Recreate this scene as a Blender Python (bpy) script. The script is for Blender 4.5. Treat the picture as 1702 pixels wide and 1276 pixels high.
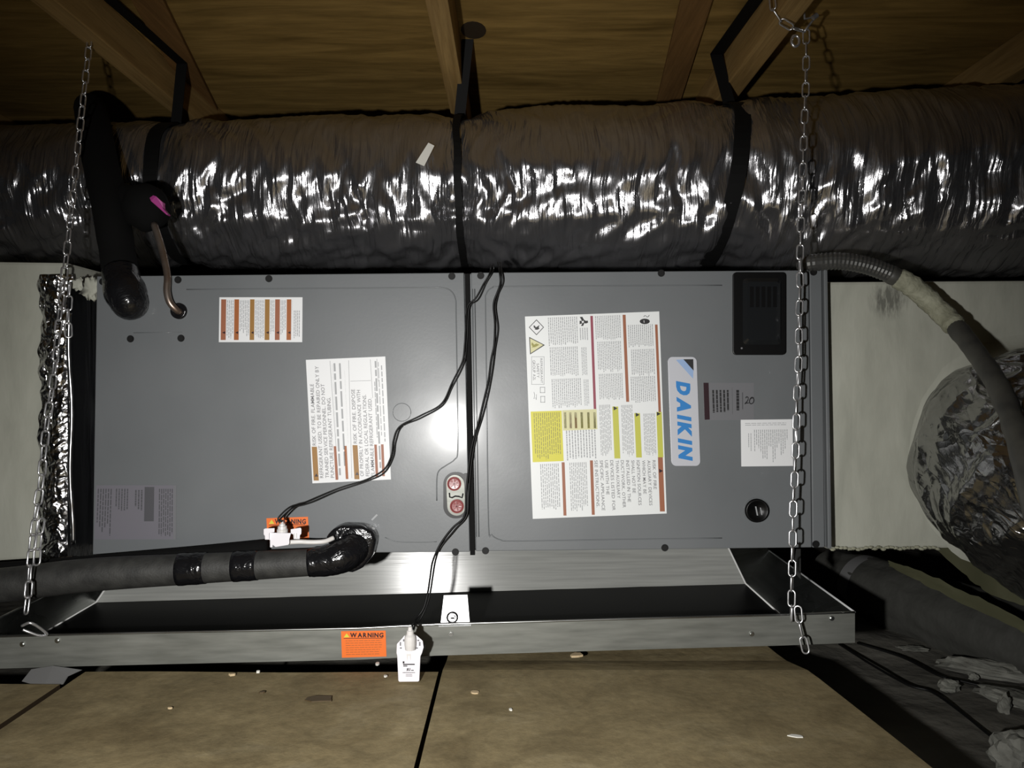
import bpy, bmesh, math, random
from mathutils import Vector, Matrix, noise
from mathutils.bvhtree import BVHTree

# ------------------------------------------------------------------ clear
for o in list(bpy.data.objects): bpy.data.objects.remove(o, do_unlink=True)
scene = bpy.context.scene
COL = scene.collection
V = Vector

# ------------------------------------------------------------------ camera, world, light, exposure
F, CX, CY, ZC = 1230.0, 851.0, 638.0, 0.49      # focal length in pixels, image centre, camera height above the deck
cam_d = bpy.data.cameras.new('camera'); cam = bpy.data.objects.new('camera', cam_d); COL.objects.link(cam)
cam.location = (0, 0, ZC); cam.rotation_euler = (math.pi / 2, 0, 0)
cam_d.sensor_width = 36; cam_d.sensor_fit = 'HORIZONTAL'; cam_d.lens = 36 * F / 1702; cam_d.clip_start = .01
scene.camera = cam

w = bpy.data.worlds.new('world'); scene.world = w; w.use_nodes = True
w.node_tree.nodes['Background'].inputs[0].default_value = (.8, .85, .9, 1)
w.node_tree.nodes['Background'].inputs[1].default_value = .004

# the hand-held torch of the photographer: the only lamp in the dark attic
ld = bpy.data.lights.new('hand_torch', 'SPOT'); lo = bpy.data.objects.new('hand_torch', ld); COL.objects.link(lo)
lo.location = (-.22, -.02, ZC - .07); lo.rotation_euler = (math.radians(81), 0, math.radians(-5))
ld.energy = 90; ld.color = (1, .985, .96); ld.spot_size = math.radians(104); ld.spot_blend = 1.0; ld.shadow_soft_size = .016

scene.view_settings.view_transform = 'Standard'; scene.view_settings.look = 'None'
scene.view_settings.exposure = 0.0; scene.view_settings.gamma = 1.0; scene.view_settings.use_curve_mapping = False

# ------------------------------------------------------------------ coordinates
def P(px, py, d):                       # a photo point at a distance d in front of the camera
    return V(((px - CX) * d / F, d, ZC - (py - CY) * d / F))
A0 = 1 / 1.42
def U(px, py, off=0.0):                 # a point on the cabinet's front plane (it leans back a little), off = towards the room
    d = 1 / (A0 * (1 + 2.68e-5 * (py - CY)))
    return P(px, py, d) + UN * off
UN = V((0, -A0, A0 * 2.68e-5 * F)).normalized()

# ------------------------------------------------------------------ mesh builder
WL = {}
class MB:
    def __init__(s): s.v = []; s.f = []; s.uv = None
    def add(s, vs, fs):
        b = len(s.v); s.v += [V(x) for x in vs]; s.f += [tuple(b + i for i in f) for f in fs]; return s
    def box(s, a, b):
        x0, y0, z0 = a; x1, y1, z1 = b
        return s.hexa([(x0,y0,z0),(x1,y0,z0),(x1,y0,z1),(x0,y0,z1)], [(x0,y1,z0),(x1,y1,z0),(x1,y1,z1),(x0,y1,z1)])
    def hexa(s, fr, bk): return s.prism(fr, bk)
    def prism(s, fr, bk):
        n = len(fr)
        return s.add(list(fr) + list(bk), [tuple(range(n)), tuple(range(2*n-1, n-1, -1))] +
                     [(i, n+i, n+(i+1) % n, (i+1) % n) for i in range(n)])
    def grid(s, rows, uvs=None):
        n, m = len(rows), len(rows[0]); b = len(s.v)
        if uvs is not None:
            if s.uv is None: s.uv = [(0, 0)] * b
            s.uv += [u for r in uvs for u in r]
        s.v += [V(p) for r in rows for p in r]
        s.f += [(b+i*m+j, b+i*m+j+1, b+(i+1)*m+j+1, b+(i+1)*m+j) for i in range(n-1) for j in range(m-1)]
        return s
    def tube(s, path, rad, seg=12, caps=True, closed=False):
        path = [V(p) for p in path]; n = len(path)
        if not hasattr(rad, '__len__'): rad = [rad] * n
        T = []
        for i in range(n):
            a = path[(i-1) % n] if (closed or i > 0) else path[i]; c = path[(i+1) % n] if (closed or i < n-1) else path[i]
            T.append((c - a).normalized())
        ref = V((0,0,1)) if abs(T[0].z) < .8 else V((0,1,0))
        nrm = (ref - T[0] * ref.dot(T[0])).normalized(); b = len(s.v)
        for i in range(n):
            nrm = (nrm - T[i] * nrm.dot(T[i])).normalized(); bi = T[i].cross(nrm)
            for k in range(seg):
                a = 2*math.pi*k/seg; s.v.append(path[i] + (nrm*math.cos(a) + bi*math.sin(a)) * rad[i])
        for i in range(n if closed else n-1):
            j = (i+1) % n
            for k in range(seg):
                l = (k+1) % seg; s.f.append((b+i*seg+k, b+i*seg+l, b+j*seg+l, b+j*seg+k))
        if caps and not closed:
            s.f.append(tuple(b+k for k in range(seg))[::-1]); s.f.append(tuple(b+(n-1)*seg+k for k in range(seg)))
        return s
    def blob(s, c, r, nu=14, nv=10, amp=0, seed=0, freq=3):
        c = V(c); rows = []
        for i in range(nv+1):
            t = math.pi*i/nv; row = []
            for j in range(nu):
                a = 2*math.pi*j/nu; d = V((math.sin(t)*math.cos(a), math.sin(t)*math.sin(a), math.cos(t)))
                k = 1 + amp * noise.noise(d*freq + V((seed*7.3, seed, 0)))
                row.append(c + V((d.x*r[0], d.y*r[1], d.z*r[2])) * k)
            rows.append(row)
        b = len(s.v); s.v += [p for r_ in rows for p in r_]
        for i in range(nv):
            for j in range(nu):
                l = (j+1) % nu; s.f.append((b+i*nu+j, b+(i+1)*nu+j, b+(i+1)*nu+l, b+i*nu+l))
        return s
    def build(s, name, mat, parent=None, smooth=False, bevel=0, base=False, merge=False):
        xs = [p.x for p in s.v]; ys = [p.y for p in s.v]; zs = [p.z for p in s.v]
        c = V(((min(xs)+max(xs))/2, (min(ys)+max(ys))/2, min(zs) if parent is None else (min(zs)+max(zs))/2))
        me = bpy.data.meshes.new(name); me.from_pydata([p - c for p in s.v], [], s.f)
        if s.uv:
            ul = me.uv_layers.new(name='UVMap'); lv = [0]*len(me.loops); me.loops.foreach_get('vertex_index', lv)
            ul.data.foreach_set('uv', [x for i in lv for x in s.uv[i]])
        bm = bmesh.new(); bm.from_mesh(me)
        if merge: bmesh.ops.remove_doubles(bm, verts=bm.verts, dist=1e-5)
        if bevel: bmesh.ops.bevel(bm, geom=bm.edges[:], offset=bevel, segments=2, affect='EDGES', profile=.6, clamp_overlap=True)
        if not s.uv: bmesh.ops.recalc_face_normals(bm, faces=bm.faces)
        bm.to_mesh(me); bm.free()
        if smooth: me.polygons.foreach_set('use_smooth', [True]*len(me.polygons))
        me.materials.append(MAT[mat])
        return put(name, me, c, parent)
def put(name, me, c, parent=None):
    o = bpy.data.objects.new(name, me); COL.objects.link(o); WL[o.name] = V(c)
    if parent: o.parent = parent; o.location = V(c) - WL[parent.name]
    else: o.location = c
    return o
def tag(o, label=None, cat=None, group=None, kind=None):
    if label: o['label'] = label
    if cat: o['category'] = cat
    if group: o['group'] = group
    if kind: o['kind'] = kind
    return o
def thing(name, loc, label=None, cat=None, group=None, kind=None):
    return tag(put(name, None, V(loc)), label, cat, group, kind)

def spline(pts, n=8):                   # Catmull-Rom through points (any dimension)
    pts = [V(p) for p in pts]; q = [pts[0]*2 - pts[1]] + pts + [pts[-1]*2 - pts[-2]]; out = []
    for i in range(1, len(q)-2):
        a, b, c, d = q[i-1:i+3]
        for k in range(n):
            t = k/n; out.append(.5*((2*b) + (c-a)*t + (2*a-5*b+4*c-d)*t*t + (3*b-a-3*c+d)*t**3))
    return out + [pts[-1]]
def rrect(x0, y0, x1, y1, r, n=5):
    out = []
    for cx, cy, a0 in ((x1-r, y0+r, -90), (x1-r, y1-r, 0), (x0+r, y1-r, 90), (x0+r, y0+r, 180)):
        for k in range(n+1):
            a = math.radians(a0 + 90*k/n); out.append((cx + r*math.cos(a), cy + r*math.sin(a)))
    return out
def circ(cx, cy, rx, ry=None, n=24): return [(cx + rx*math.cos(2*math.pi*k/n), cy + (ry or rx)*math.sin(2*math.pi*k/n)) for k in range(n)]
def uprism(mb, pts, o0, o1): return mb.prism([U(x, y, o1) for x, y in pts], [U(x, y, o0) for x, y in pts])

# ------------------------------------------------------------------ materials
MAT = {}
class NT:
    def __init__(s, name):
        m = bpy.data.materials.new(name); m.use_nodes = True; s.m = m; s.t = m.node_tree; s.b = s.t.nodes['Principled BSDF']; MAT[name] = m
    def n(s, typ, **kw):
        nd = s.t.nodes.new(typ)
        for k, v in kw.items(): setattr(nd, k, v)
        return nd
    def l(s, a, b): s.t.links.new(a, b)
    def coords(s, scale=(1,1,1), kind='Object', rot=(0,0,0)):
        tc = s.n('ShaderNodeTexCoord'); mp = s.n('ShaderNodeMapping'); mp.inputs['Scale'].default_value = scale; mp.inputs['Rotation'].default_value = rot
        if kind == 'World':
            g = s.n('ShaderNodeNewGeometry'); s.l(g.outputs['Position'], mp.inputs[0])
        else: s.l(tc.outputs[kind], mp.inputs[0])
        return mp.outputs[0]
    def noise(s, co, scale, detail=4, rough=.5, dist=0):
        nd = s.n('ShaderNodeTexNoise'); nd.inputs['Scale'].default_value = scale; nd.inputs['Detail'].default_value = detail
        nd.inputs['Roughness'].default_value = rough; nd.inputs['Distortion'].default_value = dist; s.l(co, nd.inputs['Vector']); return nd.outputs['Fac']
    def ramp(s, fac, stops):
        r = s.n('ShaderNodeValToRGB'); e = r.color_ramp.elements
        while len(e) < len(stops): e.new(.5)
        for x, (p, c) in zip(e, stops):
            x.position = p; x.color = (*c, 1) if hasattr(c, '__len__') else (c, c, c, 1)
        s.l(fac, r.inputs[0]); return r.outputs[0]
    def mix(s, fac, a, b, mode='MIX'):
        m = s.n('ShaderNodeMix', data_type='RGBA', blend_type=mode)
        for sock, v in ((m.inputs[0], fac), (m.inputs[6], a), (m.inputs[7], b)):
            if hasattr(v, 'is_linked'): s.l(v, sock)
            elif hasattr(v, '__len__'): sock.default_value = (*v, 1)
            else: sock.default_value = v
        return m.outputs[2]
    def math(s, op, a, b=0.0):
        m = s.n('ShaderNodeMath', operation=op)
        for sock, v in ((m.inputs[0], a), (m.inputs[1], b)):
            if hasattr(v, 'is_linked'): s.l(v, sock)
            else: sock.default_value = v
        return m.outputs[0]
    def bump(s, h, strength, dist=.01, prev=None):
        b = s.n('ShaderNodeBump'); b.inputs['Strength'].default_value = strength; b.inputs['Distance'].default_value = dist
        s.l(h, b.inputs['Height'])
        if prev: s.l(prev, b.inputs['Normal'])
        return b.outputs[0]
    def set(s, **kw):
        names = dict(color='Base Color', rough='Roughness', metal='Metallic', normal='Normal', coat='Coat Weight', coatr='Coat Roughness', spec='Specular IOR Level', trans='Transmission Weight', sheen='Sheen Weight')
        for k, v in kw.items():
            i = s.b.inputs[names[k]]
            if hasattr(v, 'is_linked'): s.l(v, i)
            elif hasattr(v, '__len__'): i.default_value = (*v, 1)
            else: i.default_value = v
        return s
def flat(name, c, rough=.5, metal=0, **kw): return NT(name).set(color=c, rough=rough, metal=metal, **kw)

def make_materials():
    # painted grey steel of the cabinet
    m = NT('cabinet_paint'); co = m.coords((1,1,1), 'World')
    c = m.ramp(m.noise(co, 5, 3), [(.3, (.128,.137,.143)), (.7, (.146,.155,.161))])
    m.set(color=c, rough=m.ramp(m.noise(co, 9, 3), [(.3, .38), (.7, .45)]), normal=m.bump(m.noise(co, 180, 2), .03, .002), spec=.45, coat=.22, coatr=.15)
    flat('dark_gasket', (.003,.003,.003), .8, spec=.2)
    flat('black_plastic', (.0022,.0022,.0024), .4, spec=.3)
    flat('smoked_plastic', (.012,.013,.014), .12)
    flat('screw_black', (.004,.004,.004), .6, spec=.3)
    flat('paper_white', (.74,.75,.76), .45)
    flat('paper_cream', (.74,.76,.76), .45)
    flat('badge_silver', (.50,.51,.55), .35)
    flat('ink_blue', (.03,.20,.52), .4)
    flat('ink_pale_blue', (.28,.40,.62), .4)
    flat('ink_black', (.012,.012,.013), .5)
    flat('ink_grey', (.17,.17,.18), .5)
    flat('ink_smoke', (.07,.07,.078), .5)
    flat('ink_fine', (.33,.34,.35), .5)
    flat('ink_orange', (.33,.10,.022), .5)
    flat('ink_rust', (.30,.105,.05), .5)
    flat('ink_amber', (.30,.15,.03), .5)
    flat('ink_red', (.26,.045,.075), .5)
    flat('ink_maroon', (.022,.006,.010), .4)
    flat('ink_yellow', (.62,.58,.045), .5)
    flat('ink_lime', (.50,.50,.07), .5)
    flat('ink_pale_yellow', (.62,.60,.34), .5)
    flat('ink_olive', (.28,.26,.05), .5)
    flat('sticker_orange', (.80,.16,.018), .45)
    flat('sticker_clear', (.160,.162,.172), .35)
    flat('sticker_faded', (.155,.15,.172), .4)
    flat('white_plastic', (.78,.76,.80), .38)
    flat('pvc_white', (.66,.64,.62), .35)
    flat('red_plug', (.26,.06,.06), .22, coat=.5)
    flat('pink_tape', (.42,.05,.26), .5)
    flat('wire_black', (.004,.004,.004), .5, spec=.3)
    # galvanised steel
    m = NT('galvanised'); co = m.coords((1,1,1), 'World'); 
    n1 = m.noise(m.coords((2,2,60), 'World'), 3, 3)
    c = m.ramp(n1, [(.3, (.42,.43,.42)), (.7, (.52,.53,.52))])
    m.set(color=c, metal=1.0, rough=m.ramp(m.noise(co, 8, 4), [(.3, .24), (.7, .34)]), normal=m.bump(n1, .05, .003))
    m = NT('galvanised_dull'); co = m.coords((1,1,1), 'World'); n1 = m.noise(m.coords((3,3,25), 'World'), 4, 4)
    c = m.ramp(n1, [(.25, (.15,.155,.138)), (.75, (.25,.255,.23))])
    m.set(color=c, metal=.45, rough=m.ramp(m.noise(co, 8, 4), [(.3, .4), (.7, .55)]))
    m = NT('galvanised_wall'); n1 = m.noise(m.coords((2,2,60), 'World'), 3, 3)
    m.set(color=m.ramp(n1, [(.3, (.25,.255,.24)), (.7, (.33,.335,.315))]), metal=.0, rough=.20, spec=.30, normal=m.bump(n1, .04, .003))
    m = NT('pan_floor_shade'); m.set(color=(.010,.010,.010), rough=.45, spec=.08)  # near-black colour stands in for the dark mirrored from under the cabinet
    flat('bright_zinc', (.82,.83,.84), .35, .35)
    flat('sealant_white', (.80,.80,.78), .5)
    m = NT('chain_zinc'); co = m.coords((1,1,1), 'Object'); m.set(color=m.ramp(m.noise(co, 120, 2), [(.3,(.55,.55,.56)),(.7,(.80,.80,.82))]), metal=.85, rough=.28)
    # foil jackets: aluminised film, crumpled
    def foil(name, base, rough, uvscale, kind='UV', b1=.55, b2=.35, metal=1.0, streak=None):
        m = NT(name); co = m.coords(uvscale, kind)
        wn = m.noise(m.coords((uvscale[0]*.5, uvscale[1]*.5, 1), kind), 2.0, 3)
        v = m.n('ShaderNodeTexVoronoi', feature='DISTANCE_TO_EDGE'); v.inputs['Scale'].default_value = 1.6
        mx = m.n('ShaderNodeVectorMath', operation='ADD'); m.l(co, mx.inputs[0]); m.l(wn, mx.inputs[1]); m.l(mx.outputs[0], v.inputs['Vector'])
        v2 = m.n('ShaderNodeTexVoronoi', feature='F1'); v2.inputs['Scale'].default_value = 5.5; m.l(mx.outputs[0], v2.inputs['Vector'])
        f = m.noise(co, 14, 4, .6)
        nrm = m.bump(v.outputs['Distance'], b1, .02)
        nrm = m.bump(v2.outputs['Distance'], b2, .008, nrm)
        nrm = m.bump(f, .25, .004, nrm)
        if streak: nrm = m.bump(m.noise(m.coords(streak, kind), 1, 3, .5, .4), .45, .006, nrm)
        m.set(color=base, metal=metal, rough=m.ramp(m.noise(co, 3, 3), [(.3, rough), (.7, rough+.10)]), normal=nrm)
    foil('foil_jacket', (.52,.515,.53), .15, (18, 2.0, 1), 'UV', .22, .2, .94, (120, 4, 1))
    foil('foil_branch', (.34,.34,.335), .12, (16, 10, 1), 'UV', .55, .45, .97)
    foil('foil_tape', (.78,.78,.79), .16, (16, 16, 16), 'Object', .6, .5)
    foil('foil_smooth', (.30,.30,.31), .14, (30, 30, 1.5), 'Object', .12, .08)
    flat('foil_fold', (.75,.75,.76), .22, 1.0)
    flat('strap_black', (.003,.003,.003), .7, spec=.2)
    m = NT('jacket_black'); m.set(color=(.065,.065,.058), rough=.6, normal=m.bump(m.noise(m.coords((6,6,6)), 3, 3), .3, .02))
    flat('strap_grey', (.20,.20,.20), .5)
    m = NT('foam_black'); co = m.coords((1,1,1), 'World')
    m.set(color=m.ramp(m.noise(co, 40, 4), [(.3,(.018,.018,.017)),(.7,(.042,.042,.039))]), rough=.62, normal=m.bump(m.noise(co, 300, 3), .3, .002))
    m = NT('foam_dark'); m.set(color=(.0035,.0035,.0035), rough=.9, spec=.15)
    m = NT('tape_black'); co = m.coords((1,1,1), 'World'); m.set(color=(.007,.007,.008), rough=.2, normal=m.bump(m.noise(co, 35, 3, .6, .5), .55, .01))
    m = NT('copper_dark'); m.set(color=m.ramp(m.noise(m.coords((1,1,1),'World'), 30, 3), [(.3,(.24,.17,.13)),(.7,(.38,.33,.29))]), metal=.85, rough=.35)
    m = NT('conduit_grey'); co = m.coords((1,1,1),'World'); m.set(color=m.ramp(m.noise(co, 20, 4), [(.35,(.035,.035,.032)),(.7,(.075,.073,.062))]), rough=.5)
    flat('conduit_metal', (.10,.10,.095), .38, .6)
    m = NT('mastic'); co = m.coords((1,1,1),'World'); m.set(color=m.ramp(m.noise(co, 30, 4), [(.3,(.20,.20,.14)),(.7,(.36,.36,.27))]), rough=.8, normal=m.bump(m.noise(co, 60, 4), .7, .01))
    # plenum: duct board coated with pale mastic
    m = NT('plenum_coat'); co = m.coords((1,1,1),'World'); br = m.coords((5,5,1.6),'World')
    c = m.ramp(m.noise(br, 3, 5, .6, .4), [(.25,(.31,.315,.265)),(.5,(.39,.395,.335)),(.8,(.46,.465,.40))])
    # a sooty smear of its own shape, near the top of the box by the cabinet
    g = m.n('ShaderNodeNewGeometry'); mp = m.n('ShaderNodeMapping'); mp.vector_type = 'TEXTURE'
    c0 = P(1478, 498, 1.46); mp.inputs['Location'].default_value = c0; mp.inputs['Scale'].default_value = (.045, .3, .045)
    m.l(g.outputs['Position'], mp.inputs[0]); gr = m.n('ShaderNodeTexGradient', gradient_type='SPHERICAL'); m.l(mp.outputs[0], gr.inputs[0])
    k = m.math('MULTIPLY', gr.outputs['Fac'], m.ramp(m.noise(m.coords((60,60,14),'World'), 2, 4, .7), [(.35, 0.0), (.6, 1.0)]))
    c = m.mix(m.math('MINIMUM', m.math('MULTIPLY', k, 1.5), .8), c, (.09,.09,.075))
    m.set(color=c, rough=.7, normal=m.bump(m.noise(br, 4, 5), .35, .006))
    # timber
    def wood(name, lo, hi, rotz=0, scale=(1.2, 14, 14), rough=.7, spots=0):
        m = NT(name); co = m.coords(scale, 'World', (0,0,rotz))
        n1 = m.noise(co, 2.2, 6, .62, 1.2); n2 = m.noise(co, 11, 4, .6, .3)
        c = m.ramp(n1, [(.25, lo), (.75, hi)]); c = m.mix(.35, c, m.ramp(n2, [(.3, .35), (.7, .75)]), 'OVERLAY')
        m.set(color=c, rough=rough, normal=m.bump(n2, .15, .003), spec=.25)
    wood('plywood_roof', (.16,.098,.025), (.43,.275,.084), 0, (1.0, 7, 7))
    wood('rafter_wood', (.24,.145,.048), (.42,.275,.105), 0, (22, .9, 14))
    wood('cleat_wood', (.15,.078,.026), (.25,.135,.045), 0, (20, 1.0, 14))
    flat('knot_wood', (.035,.022,.010), .7)
    m = NT('deck_wood'); co = m.coords((1,1,1),'World')
    n1 = m.noise(m.coords((1.6,2.2,1),'World'), 4, 7, .68, .6); n2 = m.noise(co, 60, 4, .7); n3 = m.noise(co, 9, 6, .7, 1.0)
    c = m.ramp(n1, [(.25,(.165,.126,.064)),(.55,(.25,.200,.108)),(.8,(.34,.285,.175))])
    c = m.mix(.42, c, m.ramp(n3, [(.32,.22),(.5,.5),(.72,.80)]), 'OVERLAY'); c = m.mix(.35, c, m.ramp(n2, [(.3,.3),(.7,.7)]), 'OVERLAY')
    m.set(color=c, rough=.75, spec=.2, normal=m.bump(n2, .25, .004))
    flat('deck_edge_shade', (.030,.020,.011), .9, spec=.1)  # edge faces coloured dark so the gaps between sheets read as shade
    m = NT('attic_ground'); co = m.coords((1,1,1),'World'); n1 = m.noise(co, 5, 6, .6, .6)
    m.set(color=m.ramp(n1, [(.3,(.070,.066,.054)),(.7,(.135,.128,.108))]), rough=.8, normal=m.bump(m.noise(co, 12, 5), .5, .03))
    flat('dark_wall', (.02,.016,.012), .9)
    m = NT('rubble'); co = m.coords((1,1,1),'World'); m.set(color=m.ramp(m.noise(co, 25, 5), [(.3,(.10,.10,.085)),(.7,(.24,.24,.21))]), rough=.9, normal=m.bump(m.noise(co, 40, 4), .5, .01))
    flat('chip_white', (.75,.74,.68), .7)
    flat('chip_tan', (.52,.40,.24), .7)
    flat('olive_sheet', (.10,.10,.055), .6)
    flat('brown_tape', (.075,.05,.022), .5)
make_materials()

# ------------------------------------------------------------------ lettering
GLY = {}
def load_glyphs():
    tmp = []
    for bold in (0, 1, 2):
        for ch in "ABCDEFGHIJKLMNOPQRSTUVWXYZ0123456789.,":
            cu = bpy.data.curves.new('g', 'FONT'); cu.body = ch; cu.resolution_u = 3; cu.fill_mode = 'FRONT'; cu.offset = (.004, .042, .072)[bold]
            o = bpy.data.objects.new('g', cu); COL.objects.link(o); tmp.append((bold, ch, o, cu))
    dg = bpy.context.evaluated_depsgraph_get(); dg.update()
    for bold, ch, o, cu in tmp:
        me = o.evaluated_get(dg).to_mesh(); vs = [(p.co.x, p.co.y) for p in me.vertices]; fs = [tuple(p.vertices) for p in me.polygons]
        GLY[bold, ch] = (vs, fs, min(x for x, y in vs), max(x for x, y in vs)); o.evaluated_get(dg).to_mesh_clear()
    for _, _, o, cu in tmp: bpy.data.objects.remove(o); bpy.data.curves.remove(cu)
load_glyphs()
def text_shape(string, bold=0, shear=0):
    x = 0; vs = []; fs = []
    for ch in string:
        if ch == ' ': x += .32; continue
        gv, gf, a, b = GLY[bold, ch]; k = len(vs)
        vs += [(x + vx - a + shear*vy, vy) for vx, vy in gv]; fs += [tuple(k+i for i in f) for f in gf]; x += b - a + (.09, .13, .17)[bold]
    x0 = min(v[0] for v in vs); x1 = max(v[0] for v in vs)
    return [((vx-x0)/(x1-x0), vy/.72) for vx, vy in vs], fs
def lettering(mb, string, rect, mode, fn, off, bold=0, shear=0, mirror=False):   # mode: 'h' level, 'cw' reads down, 'ccw' reads up
    vs, fs = text_shape(string, bold, shear); s0, t0, s1, t1 = rect; out = []
    for a, b in vs:
        if mirror: a = 1 - a
        if mode == 'h': s, t = s0 + a*(s1-s0), t1 - b*(t1-t0)
        elif mode == 'cw': s, t = s0 + b*(s1-s0), t0 + a*(t1-t0)
        else: s, t = s1 - b*(s1-s0), t1 - a*(t1-t0)
        out.append(fn(s, t, off))
    return mb.add(out, fs)
def fine_print(mb, rect, n, fn, off, rnd, vert=True, fill=.5, ragged=.25, word=(.05, .14)):
    s0, t0, s1, t1 = rect
    for i in range(n):
        c0 = (i + .5 - fill/2)/n; c1 = (i + .5 + fill/2)/n; p = 0; end = 1 - rnd.random()*ragged
        while p < end:
            q = min(end, p + rnd.uniform(*word))
            if vert: a = (s0 + c0*(s1-s0), t0 + p*(t1-t0), s0 + c1*(s1-s0), t0 + q*(t1-t0))
            else: a = (s0 + p*(s1-s0), t0 + c0*(t1-t0), s0 + q*(s1-s0), t0 + c1*(t1-t0))
            mb.add([fn(a[0],a[1],off), fn(a[2],a[1],off), fn(a[2],a[3],off), fn(a[0],a[3],off)], [(0,1,2,3)]); p = q + .018
def quadf(mb, rect, fn, off):
    s0, t0, s1, t1 = rect; return mb.add([fn(s0,t0,off), fn(s1,t0,off), fn(s1,t1,off), fn(s0,t1,off)], [(0,1,2,3)])
def polyf(mb, pts, fn, off): return mb.add([fn(s, t, off) for s, t in pts], [tuple(range(len(pts)))])
class Label:                            # a sticker given by its four photo corners; content is placed by photo points
    def __init__(s, tl, tr, br, bl, surf=U): s.c = (tl, tr, br, bl); s.surf = surf
    def st(s, x, y):
        tl, tr, br, bl = s.c; a, b = .5, .5
        for _ in range(6):
            b = (y - (tl[1] + a*(tr[1]-tl[1]))) / ((bl[1]-tl[1]) + a*((br[1]-tr[1])-(bl[1]-tl[1])))
            a = (x - (tl[0] + b*(bl[0]-tl[0]))) / ((tr[0]-tl[0]) + b*((br[0]-bl[0])-(tr[0]-tl[0])))
        return a, b
    def fn(s, a, b, off):
        tl, tr, br, bl = s.c
        x = (1-a)*(1-b)*tl[0] + a*(1-b)*tr[0] + a*b*br[0] + (1-a)*b*bl[0]; y = (1-a)*(1-b)*tl[1] + a*(1-b)*tr[1] + a*b*br[1] + (1-a)*b*bl[1]
        return s.surf(x, y, off)
    def r(s, x0, y0, x1, y1): return (*s.st(x0, y0), *s.st(x1, y1))
    def bar(s, x0, y0, w_, x1b, y1):    # slanted bar: left x at top, width, left x at bottom
        a = s.st(x0, y0); b = s.st(x0+w_, y0); c = s.st(x1b+w_, y1); d = s.st(x1b, y1); return [a, b, c, d]
    def sheet(s, name, mat, parent, th=.0009):
        q = [(0,0),(1,0),(1,1),(0,1)]
        return MB().prism([s.fn(a, b, th) for a, b in q], [s.fn(a, b, .0001) for a, b in q]).build(name, mat, parent)

# ================================================================== THE SETTING
# ------------------------------------------------------------------ roof
ceiling = thing('ceiling', (0, 1.4, ZC + .695), kind='structure')
ZS = ZC + .78
r1 = MB().box((-3.2, -1.0, ZS), (-.137, 3.0, ZS + .016)).build('roof_sheet', 'plywood_roof', ceiling)
r2 = MB().box((-.133, -1.0, ZS), (3.2, 3.0, ZS + .016)).build('roof_sheet', 'plywood_roof', ceiling)
kd = .78*F/(CY-50); kc = P(787, 50, kd)
MB().prism([kc + V((.028*math.cos(a*.3927), .040*math.sin(a*.3927), -.001)) for a in range(16)], [kc + V((.028*math.cos(a*.3927), .040*math.sin(a*.3927), .002)) for a in range(16)]).build('knot', 'knot_wood', r2)
def rafter(x0, x1):
    MB().box((x0, -1.0, ZC + .695), (x1, 3.0, ZS - .0005)).build('rafter', 'rafter_wood', ceiling, bevel=.003)
for x0, x1 in ((-1.52, -1.476), (-.874, -.828), (-.158, -.116), (.500, .548), (1.125, 1.17), (1.76, 1.80)): rafter(x0, x1)
for xa, xb in ((-.735, -.872), (.372, .44)):
    q = [V((xa-.032 + (xb-xa)*t, 1.5 + .64*t, 0)) for t in (-1.5, 1.6)] + [V((xa+.032 + (xb-xa)*t, 1.5 + .64*t, 0)) for t in (1.6, -1.5)]
    MB().prism([p + V((0,0,ZS-.012)) for p in q], [p + V((0,0,ZS-.0005)) for p in q]).build('nailing_strip', 'cleat_wood', ceiling, bevel=.002)
wb = MB().box((-3.2, 3.0, -.3), (3.2, 3.05, 1.5)).build('wall_back', 'dark_wall'); tag(wb, 'dark far end of the attic behind the ducts', kind='structure')

# ------------------------------------------------------------------ floor: three loose deck sheets and the low ground beside them
GZ = -.12
floor = thing('floor', (0, 1.0, GZ), kind='structure')
def deck_sheet(x0, x1, y0, y1, z, seed, xe=0):
    rows = []; n, k = 60, 24
    for i in range(n+1):
        y = y0 + (y1-y0)*i/n; row = []
        for j in range(k+1):
            x = x0 + (x1 + xe*(1.3-y) - x0)*j/k
            dip = -.16*max(0, min(y, 1.36) - 1.262); ridge = .0025*math.exp(-((y - 1.255)/.012)**2)
            row.append(V((x, y, z + dip + ridge + .0015*noise.noise(V((x*4, y*4, seed))))))
        rows.append(row)
    mb = MB().grid(rows); m = k+1; b = len(mb.v); top = list(mb.v)
    mb.v += [p + V((0,0,-.019)) for p in top]
    edge = [i for i in range(m)] + [i*m+k for i in range(1, n+1)] + [n*m+j for j in range(k-1, -1, -1)] + [i*m for i in range(n-1, 0, -1)]
    for a, c in zip(edge, edge[1:] + edge[:1]): mb.f.append((a, b+a, b+c, c))
    o = mb.build('deck_sheet', 'deck_wood', floor); o.data.materials.append(MAT['deck_edge_shade'])
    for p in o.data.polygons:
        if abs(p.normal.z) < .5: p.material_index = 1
    return o
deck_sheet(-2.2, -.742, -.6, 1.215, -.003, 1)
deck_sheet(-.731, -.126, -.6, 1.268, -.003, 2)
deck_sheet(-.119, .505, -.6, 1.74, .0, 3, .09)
rows = []
for i in range(90):
    row = []
    for j in range(120):
        x = -2.6 + 5.6*j/119; y = -.6 + 3.6*i/89
        row.append(V((x, y, GZ + .02*noise.noise(V((x*2.2, y*2.2, 4))) + .012*noise.noise(V((x*7, y*7, 9))))))
    rows.append(row)
MB().grid(rows).build('lower_floor', 'attic_ground', floor, smooth=True)
for x0, x1 in ((-.80, -.76), (-.15, -.11), (.42, .46)):
    MB().box((x0, -.6, GZ - .02), (x1, 1.15, -.045)).build('floor_joist', 'rafter_wood', floor, bevel=.002)

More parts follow.
